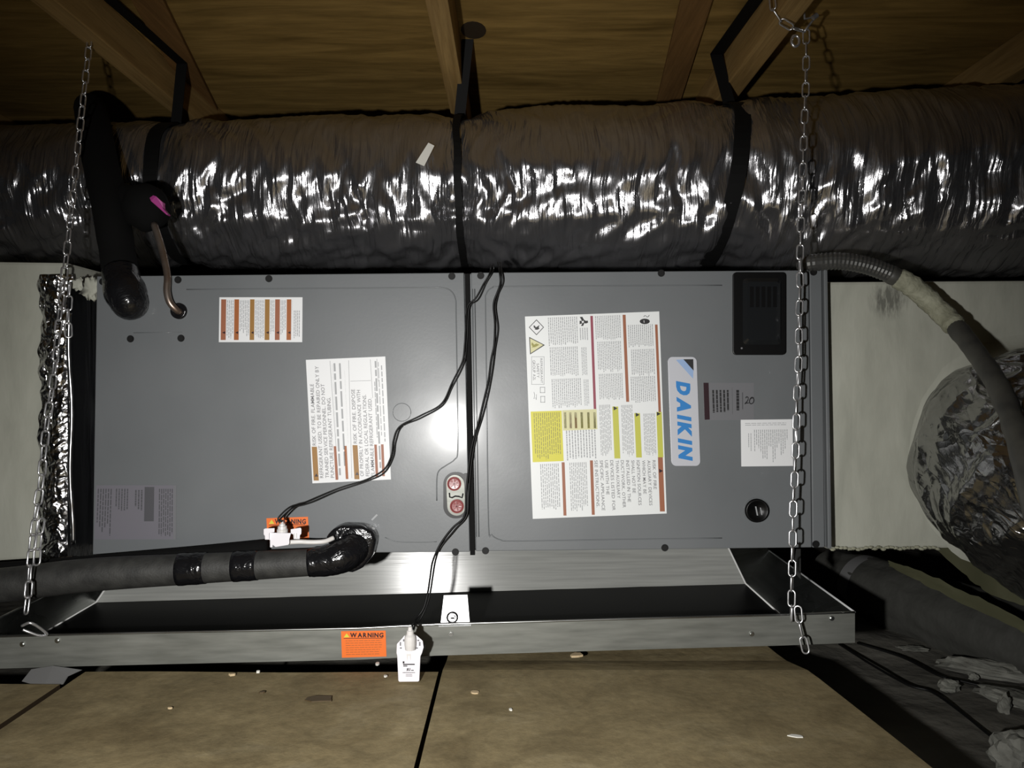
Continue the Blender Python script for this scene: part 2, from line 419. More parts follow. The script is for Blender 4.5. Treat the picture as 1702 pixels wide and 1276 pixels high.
# ================================================================== MAIN FLEX DUCT OVER THE CABINET
def lerp_t(tab, x):
    for (a, va), (b, vb) in zip(tab, tab[1:]):
        if x <= b: return va + (vb-va)*max(0, (x-a)/(b-a))
    return tab[-1][1]
STRAPS = [(-.800, .030, .006), (-.118, .016, .004), (.47, .034, -.02)]
def duct_c(x):
    y = lerp_t([(-2.2,1.86),(-1.2,1.82),(0,1.76),(1.1,1.66),(1.6,1.52),(2.2,1.2)], x); z = ZC + lerp_t([(-2.2,.47),(-1.2,.462),(0,.452),(1.1,.452),(1.6,.43),(2.2,.36)], x)
    r = lerp_t([(-2.2,.165),(-1.2,.165),(0,.187),(1.1,.204),(2.2,.205)], x)
    for sx, sw, _ in STRAPS: r -= .018*math.exp(-((x-sx)/.045)**2)
    return y, z, r
def duct_p(x, th, extra=0.0, crease=True):
    y, z, r = duct_c(x); a = th*2.0
    if crease:
        wq = .05*noise.noise(V((x*3.1, a*.9, 3.3)))
        n0 = noise.noise(V(((x+wq*.6)*26, a*.30, 31.0))); n1 = noise.noise(V(((x+wq)*17, a*.75, 1.0))); n2 = noise.noise(V(((x+wq*1.5)*52, a*1.1, 7.0))); n3 = noise.noise(V((x*5.5, a*1.1, 5.0)))
        n4 = noise.noise(V((x*13 + a*4.5*noise.noise(V((x*1.7, 0, 6))), a*2.2 - x*6, 21.0))); low = max(0.0, min(1.0, .3 - th*1.4))
        c0 = -.27 + .55*n0 + .18*noise.noise(V((x*7, 2.0, 41.0))); dl0 = .34 + .16*noise.noise(V((x*19, 9.0, 51.0)))
        t0 = max(-dl0, min(dl0, th - c0)); r = r*(1 - (math.cos(t0) - math.cos(dl0))/math.cos(t0)*.9) if abs(th-c0) < dl0 else r
        r += .0045*(1-2*abs(n1)) + .0026*(1-2*abs(n2)) + .009*n3 + .008*low*(1-2*abs(n4)) - .004
    else: r += .014*noise.noise(V((x*5.5, a*1.1, 5.0))) + .001
    r += extra
    return V((x + .01*noise.noise(V((x*6, a, 2))), y - math.cos(th)*r, z + math.sin(th)*r))
def tube_grid(fn, u0, u1, nu, nv, ulen=1.0, vlen=1.2):
    rows = []; uvs = []
    for i in range(nu+1):
        u = u0 + (u1-u0)*i/nu
        rows.append([fn(u, -math.pi + 2*math.pi*j/nv) for j in range(nv+1)]); uvs.append([(u*ulen, vlen*j/nv) for j in range(nv+1)])
    return MB().grid(rows, uvs)
duct = thing('flex_duct', duct_p(0, -math.pi/2, 0, False), 'long silver foil flex duct lying over the grey cabinet', 'duct')
tube_grid(duct_p, -2.2, 2.2, 1300, 110).build('foil_jacket', 'foil_jacket', duct, smooth=True)
# loose flaps of film and the paper sticker on the jacket
def on_duct(px, py, extra):             # photo point -> duct surface
    o = V((0,0,ZC)); d = P(px, py, 1) - o; t = 1.3
    for _ in range(900):
        p = o + d*t; y, z, r = duct_c(p.x)
        if math.hypot(p.y-y, p.z-z) < r + extra: break
        t += .001
    return p
def duct_label(pts): 
    mb = MB(); fr = [on_duct(x, y, .016) for x, y in pts]; mb.prism(fr, [p + V((0,.001,0)) for p in fr]); return mb
duct_label([(712,237),(722,242),(705,276),(691,270)]).build('paper_sticker', 'chip_white', duct)
for i, (sx, sw, lean) in enumerate(STRAPS):
    rows_o = []; rows_i = []
    def strap_pt(th, k, ex):
        x = sx + sw*(k-.5) + lean*math.sin(th)*-3.0*.5 + .004*noise.noise(V((th*2, i, 0)))
        y, z, r = duct_c(sx); return V((x, y - math.cos(th)*(r+ex), z + math.sin(th)*(r+ex)))
    mb = MB(); n = 64
    ring = [[strap_pt(-math.pi + 2*math.pi*j/n, k, e) for j in range(n+1)] for k, e in ((0,.013),(1,.013),(1,.009),(0,.009),(0,.013))]
    mb.grid(ring)
    st = thing('duct_strap', duct_p(sx, -math.pi/2, 0, False), ['black hanging strap round the foil duct by the copper tube', 'thin black hanging strap round the foil duct above the cabinet seam', 'wide black hanging strap round the foil duct near the right chain'][i], 'strap', 'black straps holding up the foil duct')
    mb.build('loop', 'strap_black', st, smooth=False)
    y, z, r = duct_c(sx); tw = sw*.42; 
    a = V((sx + lean*-1.5, y - .02, z + r + .008)); b = (V((-.79, 1.77, ZS-.014)), V((-.100, 1.674, ZS)), V((.475, 1.72, ZS - .0145)))[i]; c_ = (V((-.812, 1.20, ZS-.016)), None, V((.487, 1.45, ZS-.016)))[i]
    if i == 1: tw = .013
    pts = [a.lerp(b, t/6) for t in range(7)] + ([b.lerp(c_, t/6) for t in range(1, 7)] if c_ else [])
    MB().grid([[p + V((-tw, 0, 0)) for p in pts], [p + V((tw, 0, 0)) for p in pts], [p + V((tw, .002, .002)) for p in pts], [p + V((-tw, .002, .002)) for p in pts], [p + V((-tw, 0, 0)) for p in pts]]).build('tail', 'strap_black', st)

# ================================================================== PLENUM BOXES
def boxy(x0, x1, y0, y1, d, depth, shift=0):
    fr = [P(x0,y0,d), P(x1,y0+shift,d), P(x1,y1+shift,d), P(x0,y1,d)]; return fr, [p + V((0,depth,0)) for p in fr]
pl = thing('plenum_box', P(-200, 935, 1.46), 'pale mastic coated duct box on the left end of the cabinet', 'duct box', 'duct boxes at the cabinet ends')
fr = [P(-500,428,1.452), P(112,436,1.452), P(112,925,1.452), P(-500,965,1.452)]
MB().prism(fr, [p + V((0,.5,0)) for p in fr]).build('box_body', 'plenum_coat', pl, bevel=.006)
def sheet_px(x0f, x1f, y0, y1, dfn, nx, ny, amp, freq, seed):
    rows = []
    for i in range(ny+1):
        py = y0 + (y1-y0)*i/ny; row = []
        for j in range(nx+1):
            k = j/nx; px = x0f(py) + (x1f(py)-x0f(py))*k; d = dfn(k, py)
            q = P(px, py, d); row.append(q + V((0, amp*noise.noise(V((q.x*freq, q.z*freq, seed))) + amp*.5*noise.noise(V((q.x*freq*2.7, q.z*freq*2.7, seed))), 0)))
        rows.append(row)
    return MB().grid(rows)
sheet_px(lambda y: 66 + 3*math.sin(y*.05) + 2*math.sin(y*.17), lambda y: 121 + 1.5*math.sin(y*.04), 456, 931, lambda k, y: 1.441 - .012*math.sin(math.pi*k), 22, 150, .0035, 45, 2).build('foil_tape', 'foil_tape', pl, smooth=True)
sheet_px(lambda y: 112, lambda y: 160, 470, 924, lambda k, y: 1.424 + .060*k, 18, 90, .0012, 14, 6).build('foil_flange', 'foil_smooth', pl, smooth=True)
MB().tube([P(116 + 2*math.sin(y*.03) + (y-560)*.012, y, 1.418) for y in range(520, 912, 8)], [.0042 + .001*noise.noise(V((y*.05,0,0))) for y in range(520, 912, 8)], 12).build('flange_fold', 'foil_fold', pl, smooth=True)
mb = MB(); mb.blob(P(130, 472, 1.432), (.013,.003,.011), 16, 10, .9, 3); mb.build('mastic_dab', 'plenum_coat', pl, smooth=True)
mb = MB(); mb.blob(P(150, 480, 1.428), (.017,.003,.021), 16, 10, .9, 5); mb.build('mastic_dab', 'plenum_coat', pl, smooth=True)

pr = thing('plenum_box', P(1600, 915, 1.46), 'pale mastic coated duct box on the right end of the cabinet', 'duct box', 'duct boxes at the cabinet ends')
fr = [P(1374,468,1.462), P(2300,462,1.462), P(2300,905,1.462), P(1374,913,1.462)]
MB().prism(fr, [p + V((0,.45,0)) for p in fr]).build('box_body', 'plenum_coat', pr, bevel=.006)
mb = MB()
for px in range(1384, 1560, 7): mb.blob(P(px, 911 + random.Random(px).uniform(-2,2), 1.458), (.006,.003,.003), 8, 6, .5, px)
tag(mb.build('mastic_bead', 'mastic', pr, smooth=True), kind='stuff')

# ================================================================== BRANCH DUCT ON THE RIGHT BOX
bpath = spline([P(1712,757,1.47), P(1716,762,1.39), P(1748,782,1.31), P(1850,840,1.24), P(2100,960,1.18)], 14)
def path_frame(path):
    T = [(path[min(i+1,len(path)-1)] - path[max(i-1,0)]).normalized() for i in range(len(path))]; N = []
    n = V((0,0,1))
    for t in T: n = (n - t*n.dot(t)).normalized(); N.append(n)
    return T, N
def sweep(path, rfn, nu, nv, amp, seed, fu=14, fv=1.2):
    T, N = path_frame(path); rows = []; uvs = []; L = 0; n = len(path)
    for i in range(nu+1):
        q = (n-1)*i/nu; k = min(int(q), n-2); f = q-k; c = path[k].lerp(path[k+1], f); nn = N[k].lerp(N[k+1], f).normalized(); t = T[k].lerp(T[k+1], f).normalized(); b = t.cross(nn)
        u = sum((path[j+1]-path[j]).length for j in range(k)) + (path[k+1]-path[k]).length*f; row = []; uv = []
        for j in range(nv+1):
            a = 2*math.pi*j/nv; ca, sa = math.cos(a), math.sin(a)
            cr = amp*((1-2*abs(noise.noise(V((u*fu, ca*fv*2, sa*fv*2+seed))))) + .45*(1-2*abs(noise.noise(V((u*fu*2.3+4, ca*fv*4.1, sa*fv*4.1+seed))))) + .8*noise.noise(V((u*6, ca*2, sa*2+seed))))
            row.append(c + (nn*ca + b*sa)*(rfn(u, a) + cr)); uv.append((u, a*.2))
        rows.append(row); uvs.append(uv)
    return MB().grid(rows, uvs)
branch = thing('flex_duct', P(1712, 940, 1.40), 'silver foil branch duct leaving the right duct box', 'duct')
bmb = sweep(bpath, lambda u, a: .198 + .014*math.exp(-(u/.03)**2) - .012*math.exp(-((u-.07)/.03)**2), 260, 220, .0095, 3, 26, .8)
bobj_verts = list(bmb.v); bobj_faces = list(bmb.f)
bmb.build('foil_jacket', 'foil_branch', branch, smooth=True)
rows = []
for rr0, dd in ((.243,1.4625),(.236,1.4605),(.226,1.455),(.217,1.446),(.211,1.432),(.208,1.418)):
    cc = P(1712, 757, 1.462); rows.append([V((cc.x + rr0*math.cos(a*.0982)*(1 + .03*noise.noise(V((a*.4, rr0*20, 0)))), dd, cc.z + rr0*math.sin(a*.0982)*(1 + .03*noise.noise(V((a*.4, rr0*20, 0)))))) for a in range(65)])
MB().grid(rows).build('mastic_collar', 'plenum_coat', branch, smooth=True)
bvh = BVHTree.FromPolygons(bobj_verts, bobj_faces)
def on_branch(x, y, off):
    o = V((0,0,ZC)); d = (P(x, y, 1) - o).normalized(); h = bvh.ray_cast(o, d)
    return (h[0] if h[0] else o + d*1.3) - d*(.007 + off)
for s_, cx, cy, ang, sc in (('U',1659,783,-28,9),('L',1670,777,-26,8),('1',1680,771,-24,5),('O',1679,808,-30,9),('R',1636,828,-35,9)):
    ca, sa = math.cos(math.radians(ang)), math.sin(math.radians(ang)); vs, fs = text_shape(s_, 1)
    mb = MB(); mb.add([on_branch(cx + (vx-.5)*sc*ca - (.5-vy)*sc*1.3*sa, cy + (vx-.5)*sc*sa + (.5-vy)*sc*1.3*ca, 0) for vx, vy in vs], fs); mb.build('lettering', 'ink_black', branch)

# ================================================================== AIR HANDLER
ah = thing('air_handler', U(765, 915), 'grey steel air handler cabinet laid on its side', 'air handler')
corner = [(160,458),(1374,448),(1380,910),(153,922)]
BK = UN * -.53
fr = [U(x, y, -.008) for x, y in corner]; MB().prism(fr, [p + BK for p in fr]).build('cabinet_shell', 'cabinet_paint', ah, bevel=.003)
def panel(name, pts, th0=-.0085, th1=0): return uprism(MB(), pts, th0, th1).build(name, 'cabinet_paint', ah, bevel=.0016)
panel('access_panel', [(161,459),(771,453),(781,917),(154,921.5)])
panel('access_panel', [(783,453),(1344,449),(1349,909.5),(791,916)])
panel('end_rail', [(1346,449),(1366,448.5),(1371,909.5),(1351,910)], -.0085, -.001)
panel('corner_flange', [(1368,447),(1374,447),(1381,911),(1375,911)], -.0085, .004)
uprism(MB(), [(772.5,455),(780,455),(789.5,922),(781.5,922)], -.009, .0015).build('seam_gasket', 'dark_gasket', ah)
def bead(pts, r=.0011, name='pressed_bead'): MB().tube([U(x, y, .0002) for x, y in pts], r, 8).build(name, 'cabinet_paint', ah, smooth=True)
bead(spline([V((x,y,0)) for x, y in [(310,481),(500,479.5),(700,478),(735,478),(750,484),(757,497),(758,520),(760,640),(761,745),(756,763),(742,773),(729,783),(726,800),(726,832)]], 4) and [(p.x,p.y) for p in spline([V((x,y,0)) for x, y in [(310,481),(500,479.5),(700,478),(735,478),(750,484),(757,497),(758,520),(760,640),(761,745),(756,763),(742,773),(729,783),(726,800),(726,832)]], 4)])
bead([(p.x,p.y) for p in spline([V((x,y,0)) for x, y in [(1200,474),(1000,475),(840,476),(818,478),(808,489),(807,510),(809,650),(812,870),(817,888),(832,897),(860,899),(1040,896),(1200,894)]], 4)])
bead([(789,480),(796,892)]); bead([(785.5,480),(792,892)], .0007)
bead([(222,553),(303,552)], .0006); bead([(p.x,p.y) for p in spline([V((x,y,0)) for x, y in [(640,893),(660,900),(700,901),(726,900)]],4)], .0007)
bead(circ(668,685,15,n=28) + [circ(668,685,15,n=28)[0]], .0006, 'knockout')
for x, y in [(296,465),(447,463),(751,459),(799,458),(1099,454),(1352,452),(757,917),(807,915),(1105,910),(1356,904),(217,563),(301,562),(171,468)]:
    mb = MB(); uprism(mb, circ(x,y,4.4,n=12), 0, .0022); uprism(mb, circ(x,y,6,n=14), 0, .0008); mb.build('screw', 'screw_black', ah)
# electrical window and the round plug
cw = uprism(MB(), rrect(1217,453,1305,590,6), .0, .006).build('circuit_cover', 'black_plastic', ah, bevel=.0015)
rr = rrect(1233,463,1297,573,7); ri = rrect(1239,470,1291,566,5)
mb = MB(); n = len(rr); mb.add([U(x,y,.006) for x,y in rr] + [U(x,y,.0125) for x,y in ri], [(i,(i+1)%n,n+(i+1)%n,n+i) for i in range(n)] + [tuple(range(n,2*n))]); mb.build('clear_lid', 'smoked_plastic', cw)
for k in range(5): uprism(MB(), [(1243+k*9.5,478),(1249+k*9.5,478),(1249+k*9.5,512),(1243+k*9.5,512)], .0126, .0132).build('rib', 'black_plastic', cw)
uprism(MB(), circ(1231,579,1.6,n=8), .006, .0066).build('pin', 'ink_grey', cw)
rp = uprism(MB(), circ(1257,848,21.5,n=32), 0, .002).build('port_plug', 'cabinet_paint', ah)
mb = MB(); rings = [(20,.0022),(19,.008),(16,.008),(14,.0026),(0.5,.0026)]
mb.grid([[U(x,y,o_) for x,y in circ(1257,848,r_,n=28)+[circ(1257,848,r_,n=28)[0]]] for r_, o_ in rings]); mb.build('grommet', 'black_plastic', rp, smooth=True)
uprism(MB(), [(1254,841),(1256,841),(1259,856),(1257,856)], .0026, .004).build('tab', 'ink_fine', rp)  # pale sliver coloured as a glint inside the black plug
uprism(MB(), [(1262,843),(1263.5,843),(1266,855),(1264.5,855)], .0026, .004).build('tab', 'ink_fine', rp)  # second painted glint beside it
# drain ports
def slot(x0,y0,x1,y1,r): return rrect(x0,y0,x1,y1,r,8)
dp = uprism(MB(), slot(737,784,779,861,20), 0, .003).build('drain_port', 'black_plastic', ah)
sk = lambda pts: [(x + (y-822)*.045, y) for x, y in pts]
uprism(MB(), sk(slot(743,788.5,773,856,14.8)), .003, .007).build('port_plate', 'galvanised_dull', dp, bevel=.0008)
uprism(MB(), slot(770,786,778,858,3), .003, .006).build('port_edge', 'black_plastic', dp)
for x, y in ((755.5,803),(760,840)):
    mb = MB(); mb.grid([[U(a,b,o_) for a,b in circ(x,y,r_,n=20)+[circ(x,y,r_,n=20)[0]]] for r_, o_ in ((11.8,.007),(11.5,.011),(9.6,.0115),(8.6,.009),(3.5,.0088),(.3,.0088))]); mb.build('red_plug', 'red_plug', dp, smooth=False)
    for k in range(3):
        a = k*math.pi/3 + .3; uprism(MB(), [(x+7.5*math.cos(a)-1.0*math.sin(a), y+7.5*math.sin(a)+1.0*math.cos(a)), (x-7.5*math.cos(a)-1.0*math.sin(a), y-7.5*math.sin(a)+1.0*math.cos(a)), (x-7.5*math.cos(a)+1.0*math.sin(a), y-7.5*math.sin(a)-1.0*math.cos(a)), (x+7.5*math.cos(a)+1.0*math.sin(a), y+7.5*math.sin(a)-1.0*math.cos(a))], .0088, .0118).build('plug_rib', 'red_plug', dp)
MB().tube([U(x,y,.0075) for x,y in [(747.5,818),(748,825),(752,826),(757,823.5),(763,824),(768.5,826),(770,819)]], .0016, 6).build('port_slot', 'ink_black', dp)
# scuffs with a shape of their own
uprism(MB(), [(617,863),(626,854),(628,856),(619,865)], 0, .0004).build('scuff', 'ink_fine', ah)

RND = random.Random(7)
# --- small orange-striped sticker
L = Label((365,494),(503,494),(502.5,568.5),(364,568.5)); s1 = L.sheet('stripe_sticker', 'paper_white', ah); fp = MB()
for i, (a, b) in enumerate(((368,375.5),(390,397),(416,422.7),(440.7,448),(457.7,465),(477,484))):
    quadf(MB(), L.r(a,497.5,b,565), L.fn, .0012).build('stripe', ['ink_rust','ink_orange','ink_amber','ink_amber','ink_rust','ink_orange'][i], s1)
    polyf(MB(), [L.st(b-.8,550.5), L.st(b-.8,555), L.st(a+1.5,552.8)], L.fn, .0014).build('warning_mark', 'ink_maroon', s1)
    nx = (390,416,440.7,457.7,477,487)[i]; fine_print(fp, L.r(b+1.5,499,nx-1.5,563), max(2,int((nx-b)/3)), L.fn, .0012, RND, True, .4)
fine_print(fp, L.r(488,516,499,563), 4, L.fn, .0012, RND, True, .45, .1)
tag(fp.build('fine_print', 'ink_fine', s1), kind='stuff')

# --- repair warning sticker (reads upwards)
L = Label((508.6,598),(640.5,592.3),(650,796.5),(519.5,803)); s2 = L.sheet('repair_sticker', 'paper_white', ah)
Z = lambda x, y: (500 + x/5.55, 580 + y/5.55)
def R2(x0,y0,x1,y1): return L.r(*Z(x0,y0), *Z(x1,y1))
def up_line(string, xb, y0, xt, y1, h=44):    # start (bottom) left x / y, end (top) left x / y, in crop pixels
    vs, fs = text_shape(string); mb = MB(); out = []
    for a, b in vs:
        x = xb + (xt-xb)*a + h*(1-b); y = y0 + (y1-y0)*a; out.append(L.fn(*L.st(*Z(x,y)), .0012))
    mb.add(out, fs).build('lettering', 'ink_grey', s2)
up_line('RISK OF FIRE. FLAMMABLE', 108, 888, 85, 322, 34); up_line('REFRIGERANT USED. TO BE REPAIRED ONLY BY', 176, 1188, 130, 158, 34)
up_line('TRAINED SERVICE PERSONNEL. DO NOT', 228, 1188, 184, 322, 34); up_line('PUNCTURE REFRIGERANT TUBING.', 276, 1186, 240, 445, 34)
up_line('RISK OF FIRE. DISPOSE', 486, 870, 464, 370, 34); up_line('OF PROPERLY IN ACCORDANCE WITH', 548, 1172, 514, 378, 34)
up_line('FEDERAL OR LOCAL REGULATIONS.', 600, 1172, 568, 420, 34); up_line('FLAMMABLE REFRIGERANT USED.', 648, 1172, 618, 450, 34)
for x0,y0,x1,y1,w_,m_ in ((102,900,120,1212,48,'ink_amber'),(304,895,322,1205,24,'ink_rust'),(400,892,416,1198,24,'ink_orange'),(478,885,496,1200,46,'ink_amber'),(678,880,692,1182,24,'ink_rust'),(740,878,752,1172,24,'ink_rust')):
    polyf(MB(), [L.st(*Z(x0,y0)), L.st(*Z(x0+w_,y0)), L.st(*Z(x1+w_,y1)), L.st(*Z(x1,y1))], L.fn, .0012).build('stripe', m_, s2)
for x, y in ((128,1150),(504,1136)): polyf(MB(), [L.st(*Z(x,y+25)), L.st(*Z(x+34,y+25)), L.st(*Z(x+17,y-5))], L.fn, .0014).build('warning_mark', 'ink_maroon', s2)
fp = MB()
for x0,y0,x1,y1,n in ((292,140,332,880,2),(330,130,345,1180,1),(378,130,396,1190,1),(404,200,440,885,2),(690,300,700,860,1),(706,110,722,1170,1),(722,120,742,860,1),(756,150,768,870,1)): fine_print(fp, R2(x0,y0,x1,y1), n, L.fn, .0012, RND, True, .45, .1)
tag(fp.build('fine_print', 'ink_fine', s2), kind='stuff')
mb = MB()
for x0,y0,x1,y1 in ((268,108,345,1200),(440,104,470,1190),(640,96,662,450),(700,90,712,300)): polyf(mb, [L.st(*Z(x0,y0)), L.st(*Z(x0+4,y0)), L.st(*Z(x1+4,y1)), L.st(*Z(x1,y1))], L.fn, .0011)
polyf(mb, [L.st(*Z(458,294)), L.st(*Z(646,288)), L.st(*Z(646,292)), L.st(*Z(458,298))], L.fn, .0011); mb.build('rule_lines', 'ink_fine', s2)

# --- the big multi-language sticker
L = Label((872.5,526),(1095.5,517.5),(1108,853),(885.5,862)); s3 = L.sheet('hazard_sticker', 'paper_cream', ah)
Z1 = lambda x, y: (860 + x/6.546, 510 + y/6.546)
Z2 = lambda x, y: (860 + x/6.38, 670 + y/6.38)
def poly3(name, mat, Zf, pts, off=.0012): return polyf(MB(), [L.st(*Zf(x,y)) for x, y in pts], L.fn, off).build(name, mat, s3)
def strip3(mat, Zf, x0, y0, x1, y1, w_): return poly3('stripe', mat, Zf, [(x0,y0),(x0+w_,y0),(x1+w_,y1),(x1,y1)])
poly3('diamond_mark', 'ink_black', Z1, [(207,136),(289,222),(207,308),(124,222)]); poly3('diamond_field', 'paper_white', Z1, [(207,147),(279,222),(207,297),(134,222)], .0014)
poly3('flame_mark', 'ink_black', Z1, [(175,200),(190,205),(200,222),(222,210),(240,195),(232,225),(240,238),(215,250),(185,246),(195,236),(178,226)], .0016)
poly3('triangle_mark', 'ink_black', Z1, [(127,326),(299,415),(137,518)]); poly3('triangle_field', 'ink_pale_yellow', Z1, [(137,341),(280,414),(145,503)], .0014)
poly3('flame_mark', 'ink_olive', Z1, [(155,385),(170,395),(180,412),(205,398),(238,412),(212,428),(190,438),(155,442),(165,430),(152,412)], .0016)
def frame3(x0,y0,x1,y1,t,mat,Zf=Z1):
    mb = MB()
    for q in ((x0,y0,x1,y0+t),(x0,y1-t,x1,y1),(x0,y0,x0+t,y1),(x1-t,y0,x1,y1)): polyf(mb, [L.st(*Zf(q[0],q[1])), L.st(*Zf(q[2],q[1])), L.st(*Zf(q[2],q[3])), L.st(*Zf(q[0],q[3]))], L.fn, .0012)
    return mb.build('ruled_box', mat, s3)
frame3(152,540,292,845,5,'ink_fine'); frame3(245,870,300,935,7,'ink_fine'); frame3(250,970,300,1040,7,'ink_fine')
def down_line(string, Zf, x0, y0, x1, y1, h, mat='ink_grey', bold=0):   # right-hand letter tops; x0 = baseline x at start
    vs, fs = text_shape(string, bold); out = []
    for a, b in vs: out.append(L.fn(*L.st(*Zf(x0 + (x1-x0)*a + h*b, y0 + (y1-y0)*a)), .0012))
    MB().add(out, fs).build('lettering', mat, s3)
down_line('REFRIGERANT', Z1, 248, 560, 254, 830, 24); down_line('SAFETY', Z1, 208, 615, 212, 770, 28); down_line('GROUP A2L', Z1, 164, 580, 170, 800, 30)
MB().tube([L.fn(*L.st(*Z1(x,y)), .0014) for x, y in [(180,925),(188,960),(180,1000),(196,985),(204,1010),(208,950)]], .0004, 5).build('signature', 'ink_grey', s3)
fp = MB()
def fp3(Zf, x0,y0,x1,y1,n,dx=0,fill=.42): 
    a = L.st(*Zf(x0,y0)); b = L.st(*Zf(x1,y1)); fine_print(fp, (*a, *b), n, L.fn, .0012, RND, True, fill, .12, (.04,.12))
fp3(Z1,325,118,665,415,15); fp3(Z1,345,440,670,750,15); fp3(Z1,365,785,705,1095,15); fp3(Z1,670,230,775,360,4); fp3(Z1,690,440,765,745,4); fp3(Z1,715,790,785,1085,4)
fp3(Z1,838,100,1130,355,14); fp3(Z1,862,380,1140,705,14); fp3(Z1,880,730,1155,1010,14); fp3(Z1,1195,198,1485,430,13); fp3(Z1,1230,465,1500,745,13); fp3(Z1,1225,760,1510,1035,13)
fp3(Z2,505,290,845,595,11); fp3(Z2,862,18,1005,560,8); fp3(Z2,1095,20,1240,560,8); fp3(Z2,1330,110,1475,560,8); fp3(Z2,235,645,460,1140,10); fp3(Z2,545,630,755,1140,10)
tag(fp.build('fine_print', 'ink_fine', s3), kind='stuff')
strip3('ink_red', Z1, 792,98, 829,1110, 28); strip3('ink_rust', Z1, 1143,86, 1182,1032, 33); strip3('ink_rust', Z1, 1495,192, 1534,1150, 28)
# reader icon and mask icon
poly3('reader_icon', 'ink_black', Z1, [(678,110),(705,108),(724,140),(742,152),(765,150),(768,172),(742,182),(728,176),(714,208),(690,206),(706,180),(676,188),(676,152),(700,150)], .0013)
poly3('reader_page', 'paper_white', Z1, [(698,156),(720,150),(722,172),(702,176)], .0015)
poly3('mask_icon', 'ink_black', Z1, circ(1384,158,55,30,20), .0013); poly3('mask_slot', 'paper_white', Z1, [(1372,146),(1377,146),(1380,172),(1374,172)], .0015)
MB().tube([L.fn(*L.st(*Z1(x,y)), .0014) for x, y in [(1372,108),(1385,94),(1398,100),(1408,112),(1422,106),(1434,90)]], .0005, 5).build('mask_icon', 'ink_black', s3)
poly3('yellow_block', 'ink_yellow', Z2, [(140,88),(468,78),(490,612),(162,625)]); yb = MB()
a = L.st(*Z2(165,105)); b = L.st(*Z2(470,600)); fine_print(yb, (*a,*b), 13, L.fn, .0014, RND, True, .4, .15); tag(yb.build('fine_print', 'ink_olive', s3), kind='stuff')
poly3('pale_block', 'ink_pale_yellow', Z2, [(474,75),(838,62),(848,275),(484,290)])
for i, x in enumerate((492,548,604,668,738,804)): strip3(['ink_olive','ink_rust','ink_amber','ink_olive','ink_olive','ink_olive'][i] if i not in (1,) else 'ink_rust', Z2, x, 95, x+6, 265, 24)
for (x0,y0,x1,y1,w_,tx,ty) in ((1005,35,1028,585,62,1034,54),(1238,105,1258,575,60,1268,122),(1472,92,1490,572,56,1492,112)):
    poly3('stripe', 'ink_lime', Z2, [(x0,y0),(x0+w_,y0),(x1+w_,y1),(x1,y1)], .0013); poly3('warning_mark', 'ink_black', Z2, [(tx-16,ty-22),(tx+26,ty),(tx-14,ty+22)], .0015)
strip3('ink_rust', Z2, 468,625, 488,1190, 32); strip3('ink_rust', Z2, 768,605, 788,1182, 32); strip3('ink_rust', Z2, 1488,570, 1510,1146, 52); poly3('warning_mark', 'ink_maroon', Z2, [(1500,694),(1542,716),(1504,738)], .0014)
for s_, x, e in (('RISK OF FIRE',1438,910),('AUXILIARY DEVICES',1384,1082),('WHICH MAY BE',1328,960),('IGNITION SOURCES',1270,1080),('SHALL NOT BE',1214,952),('INSTALLED IN THE',1158,1046),('DUCTWORK, OTHER',1102,1106),('THAN AUXILIARY',1048,1006),('DEVICES LISTED FOR',990,1136),('USE WITH THE',934,968),('SPECIFIC APPLIANCE',880,1136),('SEE INSTRUCTIONS.',824,1102)):
    down_line(s_, Z2, x-8, 604, x-8+(e-604)*.045, e, 34)

# --- name badge
bad = uprism(MB(), [(x + (y-684)*.035, y) for x, y in rrect(1112.5,593,1160.5,774,8,6)], .0001, .003).build('name_badge', 'badge_silver', ah, bevel=.0006)
LB = Label((1109,593),(1157,593),(1164,774),(1116,774)); Zb = lambda x, y: (1090 + x/6.076, 580 + y/6.076)
polyf(MB(), [LB.st(*Zb(x,y)) for x, y in ((200,110),(276,105),(376,218),(372,300))], LB.fn, .0033).build('triangle_mark', 'ink_pale_blue', bad)
polyf(MB(), [LB.st(*Zb(x,y)) for x, y in ((274,104),(374,103),(377,218))], LB.fn, .0035).build('triangle_mark', 'ink_black', bad)
vs, fs = text_shape('DAIKIN', 2, .2); mb = MB(); mb.add([LB.fn(*LB.st(*Zb(212 + 26*a + 124*b, 322 + 806*a)), .0035) for a, b in vs], fs); mb.build('lettering', 'ink_blue', bad)

# --- serial sticker, handwritten 20, white data sticker
L = Label((1168.5,636),(1253,636),(1253,698),(1171,698)); s4 = L.sheet('serial_sticker', 'sticker_clear', ah, .0005)
polyf(MB(), [L.st(x,y) for x, y in ((1169,636),(1177.5,636),(1179.5,697),(1171,697.5))], L.fn, .0009).build('maroon_band', 'ink_maroon', s4)
fp = MB(); fine_print(fp, L.r(1182,648,1213,686), 5, L.fn, .0009, RND, True, .5, .1, (.08,.3)); fine_print(fp, L.r(1222,648,1230,683), 1, L.fn, .0009, RND, True, .6, .05, (.08,.16)); quadf(fp, L.r(1216.5,644,1217.5,688), L.fn, .0009); quadf(fp, L.r(1233.5,652,1234.5,680), L.fn, .0009)
tag(fp.build('fine_print', 'ink_black', s4), kind='stuff')
Zc = lambda x, y: L.fn(*L.st(*Zb(x,y)), .0013)
mb = MB(); mb.tube([Zc(p.x,p.y) for p in spline([V((x,y,0)) for x, y in [(905,495),(915,482),(930,492),(925,520),(898,552),(912,545),(935,545)]], 5)], .0009, 6)
mb.tube([Zc(p.x,p.y) for p in spline([V((x,y,0)) for x, y in [(985,492),(965,488),(948,510),(944,540),(960,552),(982,540),(988,510),(974,492),(950,506)]], 5)], .0009, 6); mb.build('handwriting', 'ink_black', s4)
